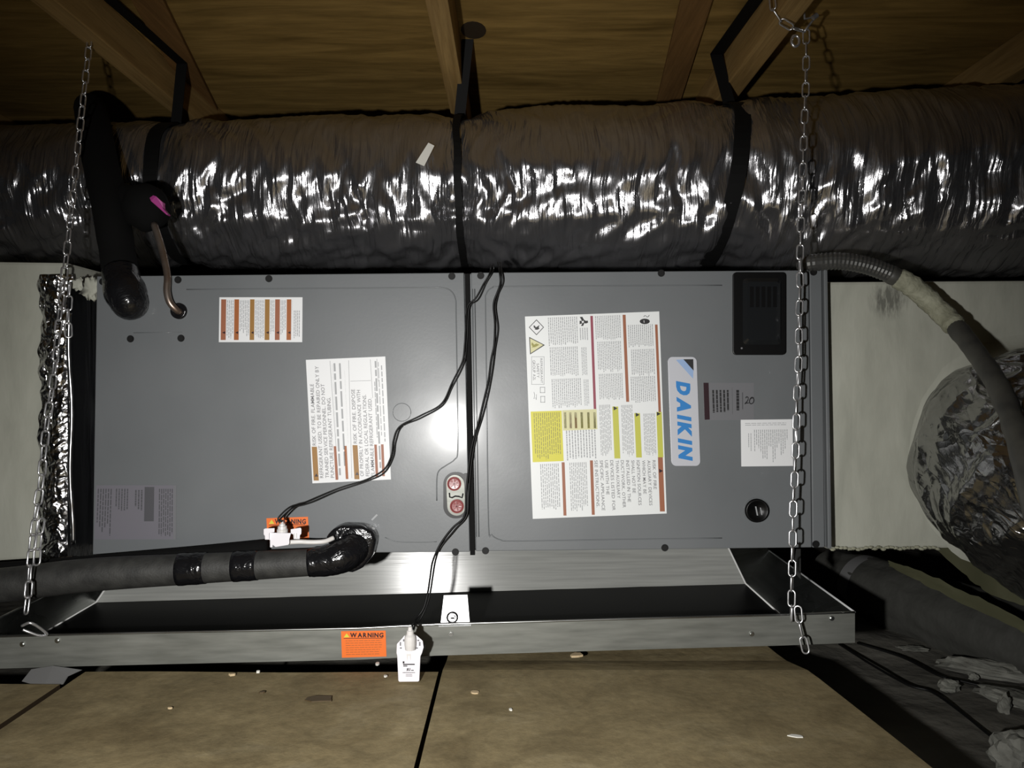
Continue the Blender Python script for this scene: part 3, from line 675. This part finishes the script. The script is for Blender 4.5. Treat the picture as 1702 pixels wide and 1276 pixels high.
L = Label((1231,697.5),(1317,696.5),(1318,774),(1232,775)); s5 = L.sheet('data_sticker', 'paper_white', ah); fp = MB()
fine_print(fp, L.r(1238,702,1312,707), 2, L.fn, .0012, RND, False, .3); fine_print(fp, L.r(1252,714,1310,768), 17, L.fn, .0012, RND, True, .35, .75); fine_print(fp, L.r(1242,720,1250,750), 2, L.fn, .0012, RND, True, .3)
tag(fp.build('fine_print', 'ink_fine', s5), kind='stuff')
# --- faded rating sticker
L = Label((160.5,806),(293,806),(292.5,896),(157,896)); s6 = L.sheet('rating_sticker', 'sticker_faded', ah); fp = MB()
fine_print(fp, L.r(162,812,185,890), 6, L.fn, .0012, RND, True, .45, .3); fine_print(fp, L.r(192,812,214,850), 5, L.fn, .0012, RND, True, .45); fine_print(fp, L.r(224,814,238,850), 3, L.fn, .0012, RND, True, .5); fine_print(fp, L.r(264,812,288,892), 7, L.fn, .0012, RND, True, .5, .1)
tag(fp.build('fine_print', 'ink_smoke', s6), kind='stuff')
mb = MB(); quadf(mb, L.r(241,809,256,866), L.fn, .0012); mb.build('dark_block', 'ink_smoke', s6); quadf(MB(), L.r(289,806,293,896), L.fn, .0011).build('pale_edge', 'sticker_clear', s6)
# --- orange warning stickers: one on the cabinet, one on the pan
def warning_sticker(L, parent, x0, y0, w_, h_):
    s = L.sheet('warning_sticker', 'sticker_orange', parent)
    b = (x0 + w_*.20, y0 + h_*.07, x0 + w_*.94, y0 + h_*.24); vs, fs = text_shape('WARNING', 1)
    MB().add([L.fn(*L.st(b[0] + (b[2]-b[0])*a, b[3] - (b[3]-b[1])*c + 0), .0013) for a, c in vs], fs).build('lettering', 'ink_maroon', s)
    polyf(MB(), [L.st(x0+w_*.06, y0+h_*.25), L.st(x0+w_*.19, y0+h_*.24), L.st(x0+w_*.125, y0+h_*.09)], L.fn, .0013).build('triangle_mark', 'ink_yellow', s)
    mb = MB(); polyf(mb, [L.st(x0+w_*.06,y0+h_*.275), L.st(x0+w_*.92,y0+h_*.265), L.st(x0+w_*.92,y0+h_*.285), L.st(x0+w_*.06,y0+h_*.295)], L.fn, .0013); mb.build('rule_lines', 'ink_maroon', s)
    fp = MB(); fine_print(fp, L.r(x0+w_*.1, y0+h_*.34, x0+w_*.92, y0+h_*.92), 7, L.fn, .0013, RND, False, .25, .15); tag(fp.build('fine_print', 'ink_orange', s), kind='stuff')
warning_sticker(Label((443,861),(512,858.5),(514,896),(445,900)), ah, 443, 859, 70, 46)

# ================================================================== DRAIN PAN
def zr(px): return 0
pan = thing('drain_pan', P(700, 1090, 1.33), 'shallow galvanised drain pan hung under the cabinet', 'drain pan')
RIM = [(-120,1061),(155,1053.5),(598,1044),(728,1037.5),(1102,1027),(1296,1022),(1421,1017.5)]
def rim_d(px): return 1.27 + .07*(px+64)/1485
def rim(px): return lerp_t(RIM, px)
def lip(px, py, off=0): return P(px, py, rim_d(px)) + V((0, -off, 0))
def LH(px): return .055                                 # lip height in metres
xs = [-120 + (1421+120)*k/60 for k in range(61)]
top = [lip(x, rim(x)) for x in xs]; down = V((0,0,-1))
def zfl(x): return None
mb = MB(); th = V((0,.0016,0))
bot = [p + down*LH(0) for p in top]
mb.grid([top, bot, [p + th for p in bot], [p + th for p in top], top])
mb.build('front_lip', 'galvanised_dull', pan)
MB().tube([p + V((0,.0012,0)) for p in top], .0022, 8).build('rolled_rim', 'galvanised', pan, smooth=True)
# floor and flared walls, corners measured along the folds
fl = lambda X, px, py, h: V((X, F*h/(py-CY), ZC-h))
FLr = V((.542, 1.715, ZC-.463)); FLl = V((-.924, 1.643, ZC-.485)); FRr = V((.536, 1.352, ZC-.463)); FRl = V((-.905, 1.285, ZC-.486))
def patch(name, a, b, c, d, mat='galvanised', nx=24, ny=4, amp=.0006, seed=0, par=None):
    n = (b-a).cross(d-a).normalized(); rows = []
    for i in range(ny+1):
        l = a.lerp(d, i/ny); r = b.lerp(c, i/ny); rows.append([l.lerp(r, j/nx) + n*amp*noise.noise(V((j*.5, i*.8, seed))) for j in range(nx+1)])
    mb = MB().grid(rows); mb.grid([[p - n*.0012 for p in r] for r in rows]); return mb.build(name, mat, par or pan, smooth=True)
patch('pan_floor', FRl, FRr, FLr, FLl, 'pan_floor_shade', 30, 6, .0008, 2)
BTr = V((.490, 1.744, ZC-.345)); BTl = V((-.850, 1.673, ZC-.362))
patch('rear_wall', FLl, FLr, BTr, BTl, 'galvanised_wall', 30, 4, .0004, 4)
RTf = top[-1] + V((0,.001,0)); RTb = V((.626, 1.80, ZC-.405)); LTf = V((-.945, 1.275, ZC-.434)); LTb = V((-.950, 1.72, ZC-.425))
patch('side_wall', FRr, RTf, RTb, FLr, 'galvanised', 8, 10, .0006, 5)
patch('side_wall', FRl, LTf, LTb, FLl, 'galvanised', 8, 10, .0006, 6)
patch('corner_gusset', FLr, RTb, RTb + V((-.02,.02,.03)), BTr, 'galvanised', 6, 6, .0006, 7)
patch('corner_gusset', FLl, LTb, LTb + V((.02,.02,.03)), BTl, 'galvanised', 6, 6, .0006, 8)
MB().tube([RTf, RTf.lerp(RTb, .5), RTb], .0018, 8).build('rolled_rim', 'bright_zinc', pan, smooth=True)
MB().tube([LTf, LTb], .0025, 8).build('rolled_rim', 'galvanised', pan, smooth=True)
MB().tube([FRr, FLr, FLr.lerp(BTr, .9)], .0022, 8).build('fold_bead', 'sealant_white', pan, smooth=True)
MB().tube([FRl, FLl, FLl.lerp(BTl, .9)], .0022, 8).build('fold_bead', 'sealant_white', pan, smooth=True)
# short end of the lip carried round the corner
c0 = top[-1]; c1 = RTb
MB().prism([c0, c0 + V((.003,.06,0)), c0 + V((.003,.06,-.055)), c0 + V((0,0,-.055))], [c0 + V((-.0015,.002,0)), c0 + V((.0015,.06,0)), c0 + V((.0015,.06,-.055)), c0 + V((-.0015,.002,-.055))]).build('end_lip', 'galvanised_dull', pan)
# clip bracket over the lip, its washer, and the rivets
def plate(mb, q, t=V((0,.0015,0))): return mb.prism(q, [p + t for p in q])
d0 = rim_d(757)
br = plate(MB(), [P(737.5,989,d0+.030), P(777,988,d0+.030), P(781,1036,d0+.014), P(732,1037,d0+.014)]).build('clip', 'bright_zinc', pan, bevel=.0005)
plate(MB(), [P(730,1036,d0+.013), P(784,1034.5,d0+.013), P(783,1040,d0-.004), P(729,1041.5,d0-.004)], V((0,.001,.001))).build('clip_foot', 'bright_zinc', br)
MB().tube([P(x,y,d0+.013) for x,y in circ(751.5,1026,8.5,n=20)], .0016, 6, closed=True).build('washer', 'screw_black', br, smooth=True)
MB().tube([P(751.5,1026,d0+.018), P(751.5,1027,d0+.006)], .0052, 12).build('bolt', 'bright_zinc', br)
plate(MB(), [P(749,1026,d0+.005), P(755,1026,d0+.005), P(755,1028.5,d0+.005), P(749,1028.5,d0+.005)]).build('bolt_slot', 'ink_black', br)
for x, y in ((749.5,1052.5),(38,1070),(1382,1027),(1249,1053),(96,1064)):
    mb = MB(); mb.tube([lip(x,y,-.001), lip(x,y,.002)], .0044, 12); mb.tube([lip(x,y,.0015), lip(x,y,.004)], .0028, 8); mb.build('rivet', 'galvanised', pan)
warning_sticker(Label((567,1048.5),(641,1047.5),(642.5,1090.5),(568.5,1092.5), lip), pan, 567, 1048, 75, 43)
# hanger tab under the cabinet corner, torn strip of grey tape under the left end
MB().prism([P(1323,912,1.44), P(1331,912,1.44), P(1331,962,1.44), P(1318,950,1.44)], [P(1323,912,1.45), P(1331,912,1.45), P(1331,962,1.45), P(1318,950,1.45)]).build('hanger_tab', 'galvanised', pan)
tp = [P(x,y,d) for x,y,d in ((36,1132,1.235),(52,1112,1.262),(88,1106,1.268),(136,1113,1.262),(112,1124,1.245),(104,1137,1.225),(72,1142,1.215))]
MB().prism(tp, [p + V((0,.002,-.0008)) for p in tp]).build('torn_tape', 'strap_grey', pan)

# supports that carry the cabinet, standing behind the pan's rear wall
for x in (-.55, .30):
    b = MB().box((x-.05, 1.80, GZ - .005), (x+.05, 1.90, U(850, 915).z - .0175)).build('support_post', 'rafter_wood', bevel=.003)
    tag(b, 'wooden post under the %s half of the grey cabinet' % ('left' if x < 0 else 'right'), 'post', 'posts under the cabinet')

# ================================================================== PIPES ON THE CABINET
sl = thing('suction_line', U(213, 505), 'thick black insulated pipe bending down into the cabinet top left', 'pipe')
pth = spline([P(150,182,1.88), P(151,182,1.75), P(155,204,1.64), P(164,256,1.548), P(182,340,1.478), P(197,430,1.45), P(203,478,1.428)], 8)
MB().tube(pth, [.036 - .004*i/len(pth) + .0015*noise.noise(V((i*.4,0,0))) for i in range(len(pth))], 20).build('foam_sleeve', 'foam_dark', sl, smooth=True)
pth = spline([P(200,452,1.436), P(206,478,1.418), P(214,500,1.408), P(222,512,1.426)], 8)
mb = MB().tube(pth, [.033,.0335,.034,.034,.0345,.035,.0355,.036,.037,.0375,.038,.038,.0375,.037,.036,.035,.034,.034,.033,.033,.032,.031,.03,.029,.028][:len(pth)], 22); mb.build('taped_bend', 'tape_black', sl, smooth=True)
mb = MB(); mb.blob(U(240,512,.004), (.006,.003,.010), 10, 8, .5, 4); mb.build('sealant', 'mastic', sl, smooth=True)

ll = thing('liquid_line', U(298, 517), 'thin copper tube dropping from a black foam sleeve into the cabinet', 'pipe')
mb = MB(); mb.blob(P(243,345,1.47), (.046,.040,.047), 28, 18, .07, 2, 2); mb.build('foam_sleeve', 'foam_dark', ll, smooth=True)
MB().tube(spline([P(243,345,1.475), P(222,338,1.495), P(196,330,1.51)], 8), .034, 16).build('foam_sleeve', 'foam_dark', ll, smooth=True)
q = [P(x,y,d) for x,y,d in ((246,322,1.442),(259,326,1.440),(270,336,1.445),(271,346,1.448),(279,356,1.446),(277,357,1.446),(262,344,1.436),(251,334,1.434))]
MB().prism(q, [p + V((0,.012,0)) for p in q]).build('pink_sticker', 'pink_tape', ll)
pth = spline([P(256,372,1.455), P(268,410,1.437), P(278,455,1.418), (U(284,486,.016)), U(289,505,.016), U(297,516,.008), U(299,518,-.004)], 8)
MB().tube(pth, .0066, 12).build('copper_tube', 'copper_dark', ll, smooth=True)
mb = MB(); mb.grid([[U(x,y,o_) for x,y in circ(298,517,r_,n=24)+[circ(298,517,r_,n=24)[0]]] for r_, o_ in ((13.5,0),(13.2,.005),(11,.007),(8,.004),(.3,.003))]); mb.build('grommet', 'tape_black', ll, smooth=True)

dl = thing('drain_line', P(300, 985, 1.35), 'black foam wrapped drain pipe running left from the taped elbow', 'pipe')
DL = [(-160,982,1.325,.031),(0,972,1.33,.0305),(150,955,1.337,.0300),(320,945,1.347,.0275),(430,939,1.353,.0258),(520,934,1.357,.0245)]
ptsd = spline([P(a,b,c) for a,b,c,_ in DL], 10); rad = [v.x for v in spline([V((r_,0,0)) for *_, r_ in DL], 10)]
MB().tube(ptsd, rad, 24).build('foam_sleeve', 'foam_black', dl, smooth=True)
# second, thinner sleeve resting behind the first
MB().tube(spline([P(-160,958,1.365), P(60,944,1.372), P(300,924,1.378), P(445,910,1.382)], 6), .016, 14).build('rear_sleeve', 'foam_dark', dl, smooth=True)
def band(x0, x1):
    k0 = min(range(len(ptsd)), key=lambda i: abs(CX + F*ptsd[i].x/ptsd[i].y - x0)); a = ptsd[k0]
    q = [];rr_ = []
    for k in range(7):
        px = x0 + (x1-x0)*k/6
        j = max(i for i in range(len(ptsd)-1) if CX + F*ptsd[i].x/ptsd[i].y <= px); u0 = CX + F*ptsd[j].x/ptsd[j].y; u1 = CX + F*ptsd[j+1].x/ptsd[j+1].y; f = (px-u0)/(u1-u0)
        q.append(ptsd[j].lerp(ptsd[j+1], f)); rr_.append(rad[j]*(1-f) + rad[j+1]*f + .0012 + .0004*math.sin(k*2))
    MB().tube(q, rr_, 24).build('tape_band', 'tape_black', dl, smooth=True)
band(298, 343); band(389, 429)
pth = spline([P(513,935,1.356), P(545,931,1.36), P(572,922,1.366), P(590,909,1.385), P(594,905,1.415), P(594,905,1.435)], 8)
MB().tube(pth, [.0255 + .0055*min(1, i/14) + .0012*noise.noise(V((i*.7,2,0))) for i in range(len(pth))], 24).build('taped_elbow', 'tape_black', dl, smooth=True)
mb = MB(); pts2 = [P(x,y,1.368) for x,y in ((540,893),(552,880),(566,874),(600,875),(618,884),(624,898),(618,925),(602,945),(585,953),(560,950))]
mb.prism([p + V((0,.004,0)) for p in pts2], [p + V((0,.045,0)) for p in pts2]); mb.build('tape_wrap', 'tape_black', dl, bevel=.006, smooth=True)

# ================================================================== FLOAT SWITCHES
def px_prism(mb, pts, d0_, d1_): return mb.prism([P(x,y,d0_) for x,y in pts], [P(x,y,d1_) for x,y in pts])
f1 = thing('float_switch', P(472, 908, 1.345), 'white plastic float switch clipped on the black drain pipe', 'float switch', 'white float switches')
Zf = lambda x, y: (430 + x/8.105, 830 + y/8.105)
px_prism(MB(), [Zf(x,y) for x,y in ((132,445),(436,450),(412,540),(415,590),(400,612),(225,640),(188,610),(186,645),(152,645),(152,545),(135,540))], 1.325, 1.352).build('body', 'white_plastic', f1, bevel=.0012)
px_prism(MB(), [Zf(x,y) for x,y in ((66,398),(90,388),(214,384),(212,440),(140,450),(140,540),(84,540),(82,490),(66,470))], 1.320, 1.356).build('clip_ear', 'white_plastic', f1, bevel=.001)
px_prism(MB(), [Zf(x,y) for x,y in ((430,400),(560,378),(576,395),(574,462),(556,480),(554,532),(470,532),(466,470),(432,455))], 1.320, 1.356).build('clip_ear', 'white_plastic', f1, bevel=.001)
mb = MB(); c = P(*Zf(318,445), 1.338); mb.tube([c + V((0,0,z)) for z in (-.002,.006,.0065,.012,.0125,.016,.0165,.020)], [.0095,.0095,.0082,.0078,.0055,.005,.003,.0015], 16); mb.build('cap', 'pvc_white', f1, smooth=False)
MB().tube(spline([P(*Zf(400,575),1.340), P(*Zf(560,568),1.343), P(*Zf(660,572),1.346), P(*Zf(780,572),1.348), P(*Zf(900,560),1.352), P(*Zf(1010,515),1.36)], 6), .0042, 12).build('side_arm', 'pvc_white', f1, smooth=True)
for x in (470, 500): px_prism(MB(), [Zf(x,455),Zf(x+14,455),Zf(x+14,520),Zf(x,520)], 1.3185, 1.3205).build('clip_rib', 'pvc_white', f1)

f2 = thing('float_switch', P(683, 1132, 1.22), 'white plastic float switch hanging on the front of the pan lip', 'float switch', 'white float switches')
Zg = lambda x, y: (550 + x/6.3, 950 + y/6.3); D2 = 1.214
def g_surf(x, y, off): return P(x, y, D2) + V((0,-off,0))
outl = [(716,1152),(706,1140),(694,880),(686,850),(690,755),(742,700),(768,668),(860,640),(905,672),(962,722),(972,790),(955,850),(938,885),(926,1140),(914,1150)]
px_prism(MB(), [Zg(x,y) for x,y in outl], D2, D2 + .024).build('body', 'white_plastic', f2, bevel=.002)
mb = MB(); c = P(*Zg(830,735), D2-.006); mb.tube([c + V((0,0,z)) for z in (-.012,-.004,.004,.010,.013,.019,.0195,.025)], [.0085,.0095,.0095,.0088,.006,.0055,.004,.003], 16); mb.build('cap', 'pvc_white', f2)
for x, y, w_, h_ in ((762,718,16,24),(728,755,14,40),(732,798,20,14),(915,718,20,16),(930,755,16,42),(892,798,38,14)):
    px_prism(MB(), [Zg(x-w_/2,y-h_/2),Zg(x+w_/2,y-h_/2),Zg(x+w_/2,y+h_/2),Zg(x-w_/2,y+h_/2)], D2-.0006, D2+.0002).build('vent_slot', 'ink_grey', f2)
px_prism(MB(), [Zg(790,860),Zg(838,860),Zg(832,940),Zg(824,880),Zg(806,880),Zg(800,940)], D2-.0008, D2+.0002).build('moulded_arrow', 'pvc_white', f2)
g = Label(Zg(690,640), Zg(972,640), Zg(972,1152), Zg(690,1152), g_surf)
mb = MB(); lettering(mb, 'R', (*g.st(*Zg(790,1008)), *g.st(*Zg(808,1036))), 'h', g.fn, .0006, 1, 0, True); lettering(mb, 'U', (*g.st(*Zg(811,1006)), *g.st(*Zg(832,1034))), 'h', g.fn, .0006, 1); mb.build('approval_mark', 'ink_black', f2)
fp = MB(); quadf(fp, (*g.st(*Zg(752,936)), *g.st(*Zg(770,958))), g.fn, .0006); quadf(fp, (*g.st(*Zg(756,962)), *g.st(*Zg(878,974))), g.fn, .0006); quadf(fp, (*g.st(*Zg(758,980)), *g.st(*Zg(800,990))), g.fn, .0006); quadf(fp, (*g.st(*Zg(840,1026)), *g.st(*Zg(868,1034))), g.fn, .0006)
tag(fp.build('lettering', 'ink_black', f2), kind='stuff')
fp = MB(); fine_print(fp, (*g.st(*Zg(752,1046)), *g.st(*Zg(886,1062))), 1, g.fn, .0006, RND, False, .5, .05); fine_print(fp, (*g.st(*Zg(785,1066)), *g.st(*Zg(855,1098))), 3, g.fn, .0006, RND, False, .4, .1); tag(fp.build('fine_print', 'ink_grey', f2), kind='stuff')
px_prism(MB(), [Zg(940,740),Zg(990,760),Zg(985,800),Zg(958,870),Zg(940,880)], D2+.010, D2+.028).build('spring_clip', 'black_plastic', f2)

# ================================================================== WIRES
def wire(root, pts, r=.0017, gap=.0026, seed=0):
    c = spline([V(p) for p in pts], 8); T, N = path_frame(c)
    for s in (-1, 1):
        q = []
        for i, p in enumerate(c):
            side = T[i].cross(V((0,1,0))).normalized(); tw = 1.0 + .9*noise.noise(V((i*.11, seed, s*.2)))
            q.append(p + side*s*gap*.5*tw + V((0, -.0015*s*math.sin(i*.25), 0)))
        MB().tube(q, r, 8).build('strand', 'wire_black', root, smooth=True)
w1 = thing('control_wire', P(470, 865, 1.338), 'black twin wire running to the switch on the drain pipe', 'wire', 'black twin wires on the cabinet front')
wire(w1, [P(818,440,1.47), U(817,452,.006)] + [U(x,y,o_) for x,y,o_ in ((805,473,.006),(793,497,.006),(779,510,.006),(776,545,.006),(774,572,.006),(770,602,.006),(752,640,.006),(735,672,.006),(700,692,.006),(668,708,.006),(657,732,.006),(653,758,.007),(640,782,.008),(612,797,.012),(565,812,.022),(522,830,.045),(500,836,.06),(485,852,.075))] + [P(470,866,1.336)], .0016, .0040, 1)
w2 = thing('control_wire', P(690, 1045, 1.27), 'black twin wire running down to the switch on the pan', 'wire', 'black twin wires on the cabinet front')
wire(w2, [P(830,436,1.47), U(832,451,.006)] + [U(x,y,o_) for x,y,o_ in ((834,470,.007),(827,490,.007),(822,512,.007),(825,545,.007),(823,572,.007),(819,598,.007),(812,640,.007),(800,690,.007),(789,730,.007),(781,775,.007),(777,820,.009),(774,856,.012),(755,877,.012),(733,905,.012))] + [P(722,932,1.385), P(717,960,1.36), P(713,985,1.345), P(706,1010,1.335), P(694,1030,1.325), P(688,1038,1.300), P(686,1043,1.262), P(684,1056,1.226)], .0018, .0044, 2)

# ================================================================== CONDUIT ON THE RIGHT
cd = thing('conduit', P(1480, 500, 1.45), 'dark cable conduit curving down across the right duct box', 'conduit')
p1 = spline([P(1338,441,1.47), P(1350,437,1.43), P(1395,434,1.41), P(1440,441,1.40), P(1482,456,1.395)], 14)
mb = MB(); rr_ = []; q = []
for i in range(len(p1)): q.append(p1[i]); rr_.append(.0155 if i % 2 else .0172)
MB().tube(q, rr_, 16).build('corrugated_end', 'conduit_metal', cd, smooth=False)
p2 = spline([P(1478,455,1.395), P(1515,475,1.39), P(1552,507,1.385), P(1590,545,1.35), P(1625,590,1.27), P(1658,640,1.18), P(1684,700,1.10), P(1704,770,1.03), P(1728,870,.99), P(1760,980,.97)], 10)
MB().tube(p2, [.0165 + .002*noise.noise(V((i*.3,5,0))) for i in range(len(p2))], 16).build('pipe', 'conduit_grey', cd, smooth=True)
mb = MB(); k0 = 0
mb.tube(p2[2:32], [.0196 + .0022*noise.noise(V((i*.55,8,0))) - .0045*(i > 27 or i < 2) for i in range(30)], 14); mb.build('mastic_smear', 'mastic', cd, smooth=True)

# ================================================================== BLACK DUCT AND LITTER, LOW ON THE RIGHT
bd = thing('flex_duct', P(1560, 1090, 1.75), 'dull black jacketed duct lying low under the right duct box', 'duct')
bp = spline([P(1390,962,2.15), P(1475,990,1.95), P(1590,1030,1.75), P(1760,1095,1.52), P(2000,1190,1.3)], 10)
sweep(bp, lambda u, a: .085, 70, 60, .005, 8, 8, 1.0).build('jacket', 'jacket_black', bd, smooth=True)
T, N = path_frame(bp); k = 7
mb = sweep([bp[k-1], bp[k], bp[k+1]], lambda u, a: .091, 6, 60, .0, 1); mb.build('strap', 'strap_grey', bd, smooth=True)
for lab, pts, w_, h_ in (('pale olive strip of sheeting along the black duct', [P(1478,936,1.76), P(1530,958,1.66), P(1600,992,1.55), P(1690,1034,1.42), P(1760,1080,1.34)], .016, .004), ('crumpled olive sheet tucked under the branch duct', [P(1560,905,1.70), P(1610,940,1.62), P(1650,970,1.55), P(1710,1000,1.48)], .03, .006)):
    c = spline(pts, 6); mb = MB(); rows = []
    for i, p in enumerate(c):
        ww = w_*(.5 + math.sin(math.pi*min(1,(i+1)/len(c)))*.8)
        rows.append([p + V((0, 0, ww*(j/4-.5)*1.3)) + V((0, .012*noise.noise(V((i*.5, j*.9, w_*99))), .006*noise.noise(V((i*.6, j, 3))))) for j in range(5)])
    mb.grid(rows); mb.grid([[p + V((0,h_,-.001)) for p in r] for r in rows])
    o = mb.build('sheeting_strip', 'olive_sheet', smooth=True); tag(o, lab, 'sheeting')
def ground(px, py): return P(px, py, F*(ZC-GZ-.008)/(py-CY))
for lab, pts in (('thin dark cable on the ground, nearer the deck', [(1395,1070),(1450,1105),(1510,1138),(1550,1150),(1600,1185),(1650,1225),(1702,1258)]), ('thin dark cable on the ground, nearer the black duct', [(1425,1068),(1500,1092),(1560,1122),(1600,1132),(1650,1145),(1702,1165)])):
    o = MB().tube(spline([ground(x,y) for x,y in pts], 8), .0026, 8).build('cable', 'wire_black', smooth=True); tag(o, lab, 'cable', 'cables on the ground')
rub = [('long pale chunk of broken plaster under the black duct', 1655,1118,.10,.028,.018,-25), ('grey broken plaster slab at the right picture edge', 1688,1165,.07,.03,.014,-50), ('small upright plaster flake beside the grey slab', 1670,1180,.012,.010,.022,10), ('small grey stone left of the plaster chunks', 1577,1141,.022,.014,.012,0), ('tiny grey crumb beside the small grey stone', 1618,1124,.010,.008,.007,0), ('grey lump of plaster in the bottom right corner', 1690,1262,.05,.03,.03,20), ('flat grey flake alone on the dark ground', 1518,1076,.032,.018,.004,-8)]
for lab, px, py, a, b, c_, rz in rub:
    p = ground(px, py); mb = MB(); mb.blob((0,0,0), (a,b,c_), 18, 12, .42, px, 2.2); m_ = Matrix.Rotation(math.radians(rz), 3, 'Z'); mb.v = [m_ @ v + V((p.x, p.y, GZ + .004 + c_*.55)) for v in mb.v]
    tag(mb.build('plaster_chunk', 'rubble'), lab, 'rubble', 'rubble on the attic ground')
def deck_pt(px, py): return P(px, py, F*ZC/(py-CY))
def chip(lab, px, py, a, b, rz, mat, h=.002):
    p = deck_pt(px, py); rnd = random.Random(px); n = 9; pts = []
    for k in range(n):
        t = 2*math.pi*k/n; r_ = 1 + rnd.uniform(-.25,.25); x, y = a*r_*math.cos(t), b*r_*math.sin(t); c, s = math.cos(rz), math.sin(rz); pts.append(V((p.x + x*c - y*s, p.y + x*s + y*c, p.z)))
    o = MB().prism([q + V((0,0,h)) for q in pts], [q + V((0,0,-.0005)) for q in pts]).build('chip', mat); tag(o, lab, 'chip', 'chips and scraps on the deck')
chip('pale tan wood chip on the deck right of the seam', 789, 1151, .007, .005, -.2, 'chip_tan')
chip('tiny white crumb on the deck further right', 849, 1180, .0025, .003, 0, 'chip_white')
chip('tan wood shard lying against the pan lip', 958, 1090, .012, .008, .4, 'chip_tan', .003)
chip('tiny white crumb by the pan lip left', 429, 1117, .003, .003, 0, 'chip_white', .003)
chip('small pale crumb by the pan lip, leftmost', 386, 1122, .005, .003, .2, 'chip_tan', .003)
chip('small white crumb under the orange pan sticker', 627, 1104, .003, .005, 0, 'chip_white', .003)
chip('small cream crumb beside the hanging float switch', 641, 1124, .003, .003, 0, 'chip_white')
chip('tiny tan splinter on the left deck sheet', 283, 1177, .003, .002, 0, 'chip_tan')
chip('flat brown scrap of tape on the left deck sheet', 532, 1161, .020, .012, .05, 'brown_tape', .001)
chip('white flake near the right end of the deck', 1322, 1223, .010, .004, -.2, 'chip_white', .001)
chip('small dark knot of dirt on the left deck sheet', 435, 1151, .004, .003, 0, 'brown_tape')

# ================================================================== CHAINS
def link_mesh(L_=.0320, W_=.0150, r=.0017):
    a = L_/2 - W_/2; R = W_/2 - r; path = []
    for k in range(9): t = math.pi*k/8; path.append(V((R*math.cos(t), 0, a + R*math.sin(t))))
    for k in range(9): t = math.pi + math.pi*k/8; path.append(V((R*math.cos(t), 0, -a + R*math.sin(t))))
    mb = MB().tube(path, r, 6, closed=True); me = bpy.data.meshes.new('link'); me.from_pydata(mb.v, [], mb.f); me.polygons.foreach_set('use_smooth', [True]*len(me.polygons)); me.materials.append(MAT['chain_zinc']); return me
LINK = link_mesh()
def chain_links(root, pts, pitch=.0262, twist=.5, seed=1):
    c = spline([V(p) for p in pts], 12); cum = [0]
    for a, b in zip(c, c[1:]): cum.append(cum[-1] + (b-a).length)
    n = int(cum[-1]/pitch); rnd = random.Random(seed)
    def at(s):
        for i in range(len(c)-1):
            if cum[i+1] >= s: return c[i].lerp(c[i+1], (s-cum[i])/max(1e-9, cum[i+1]-cum[i]))
        return c[-1]
    for k in range(n):
        p0, p1 = at(k*pitch), at((k+1)*pitch); t = (p1-p0).normalized(); ref = V((0,-1,0)) if abs(t.y) < .8 else V((0,0,1))
        y = (ref - t*ref.dot(t)).normalized(); x = y.cross(t)
        m = Matrix((x, y, t)).transposed().to_4x4() @ Matrix.Rotation((math.pi/2)*(k % 2) + twist + rnd.uniform(-.25,.25), 4, 'Z')
        o = bpy.data.objects.new('link', LINK); COL.objects.link(o); o.parent = root
        m.translation = (p0+p1)/2 - WL[root.name]; o.matrix_local = m
ch1 = thing('hanging_chain', P(41, 1050, 1.30), 'zinc link chain hanging left of the cabinet over foil tape', 'chain', 'zinc chains holding up the pan')
Lc = [(149,60),(147,85),(137,176),(131,229),(124,300),(118,353),(110,430),(102,497),(95,565),(88,635),(79,694),(73,747),(68,803),(58,866),(51,928),(47,986),(41,1035)]
def dl_(y): return 1.50 - .255*(y-85)/960
chain_links(ch1, [P(x,y,dl_(y)) for x,y in Lc], twist=.45, seed=3)
MB().tube(spline([P(36,1040,1.245), P(50,1035,1.245), P(66,1043,1.255), P(78,1054,1.265), P(66,1056,1.258), P(48,1050,1.25), P(38,1046,1.247)], 6), .0023, 8).build('hook', 'chain_zinc', ch1, smooth=True)
chain_links(ch1, [P(116,470,1.415), P(113,520,1.41), P(114,560,1.405)], twist=1.0, seed=8)
chain_links(ch1, [P(70,862,1.30), P(63,905,1.285), P(60,958,1.27)], twist=.2, seed=9)
ch2 = thing('hanging_chain', P(1315, 1045, 1.31), 'zinc link chain hanging in front of the cabinet right end', 'chain', 'zinc chains holding up the pan')
Rc = [(1340,50),(1340,102),(1339,155),(1336.6,212),(1335,268),(1333,328),(1331,388),(1329.5,441),(1330,481),(1328,530),(1327.5,598),(1325,647),(1323.5,710),(1322,763),(1320,809),(1318,854),(1317,925),(1316,974),(1315,1036)]
def dr_(y): return 1.41 - .10*(y-50)/990
chain_links(ch2, [P(x,y,dr_(y)) for x,y in Rc], twist=.35, seed=5)
chain_links(ch2, [P(1326,1008,1.305), P(1329,1040,1.30), P(1337,1069,1.295), P(1342,1096,1.29)], twist=.2, seed=6)
# chain taken round the right rafter
chain_links(ch2, [P(1337,52,1.405), P(1318,47,1.40), P(1296,33,1.395), P(1285,15,1.39), V((.487, 1.39, ZC+.76))], twist=.9, seed=7)
MB().tube([P(1337,52,1.40), P(1356,28,1.41), V((.562, 1.42, ZC+.70)), V((.562, 1.43, ZC+.775))], .0024, 8).build('hook_rod', 'chain_zinc', ch2, smooth=True)
MB().tube([P(x,y,1.39) for x,y in circ(1322,68,6.5,9,18)], .0026, 8, closed=True).build('ring', 'chain_zinc', ch2, smooth=True)
MB().tube([P(1351,30,1.40), P(1358,25,1.40)], .005, 8).build('hook_nut', 'chain_zinc', ch2)
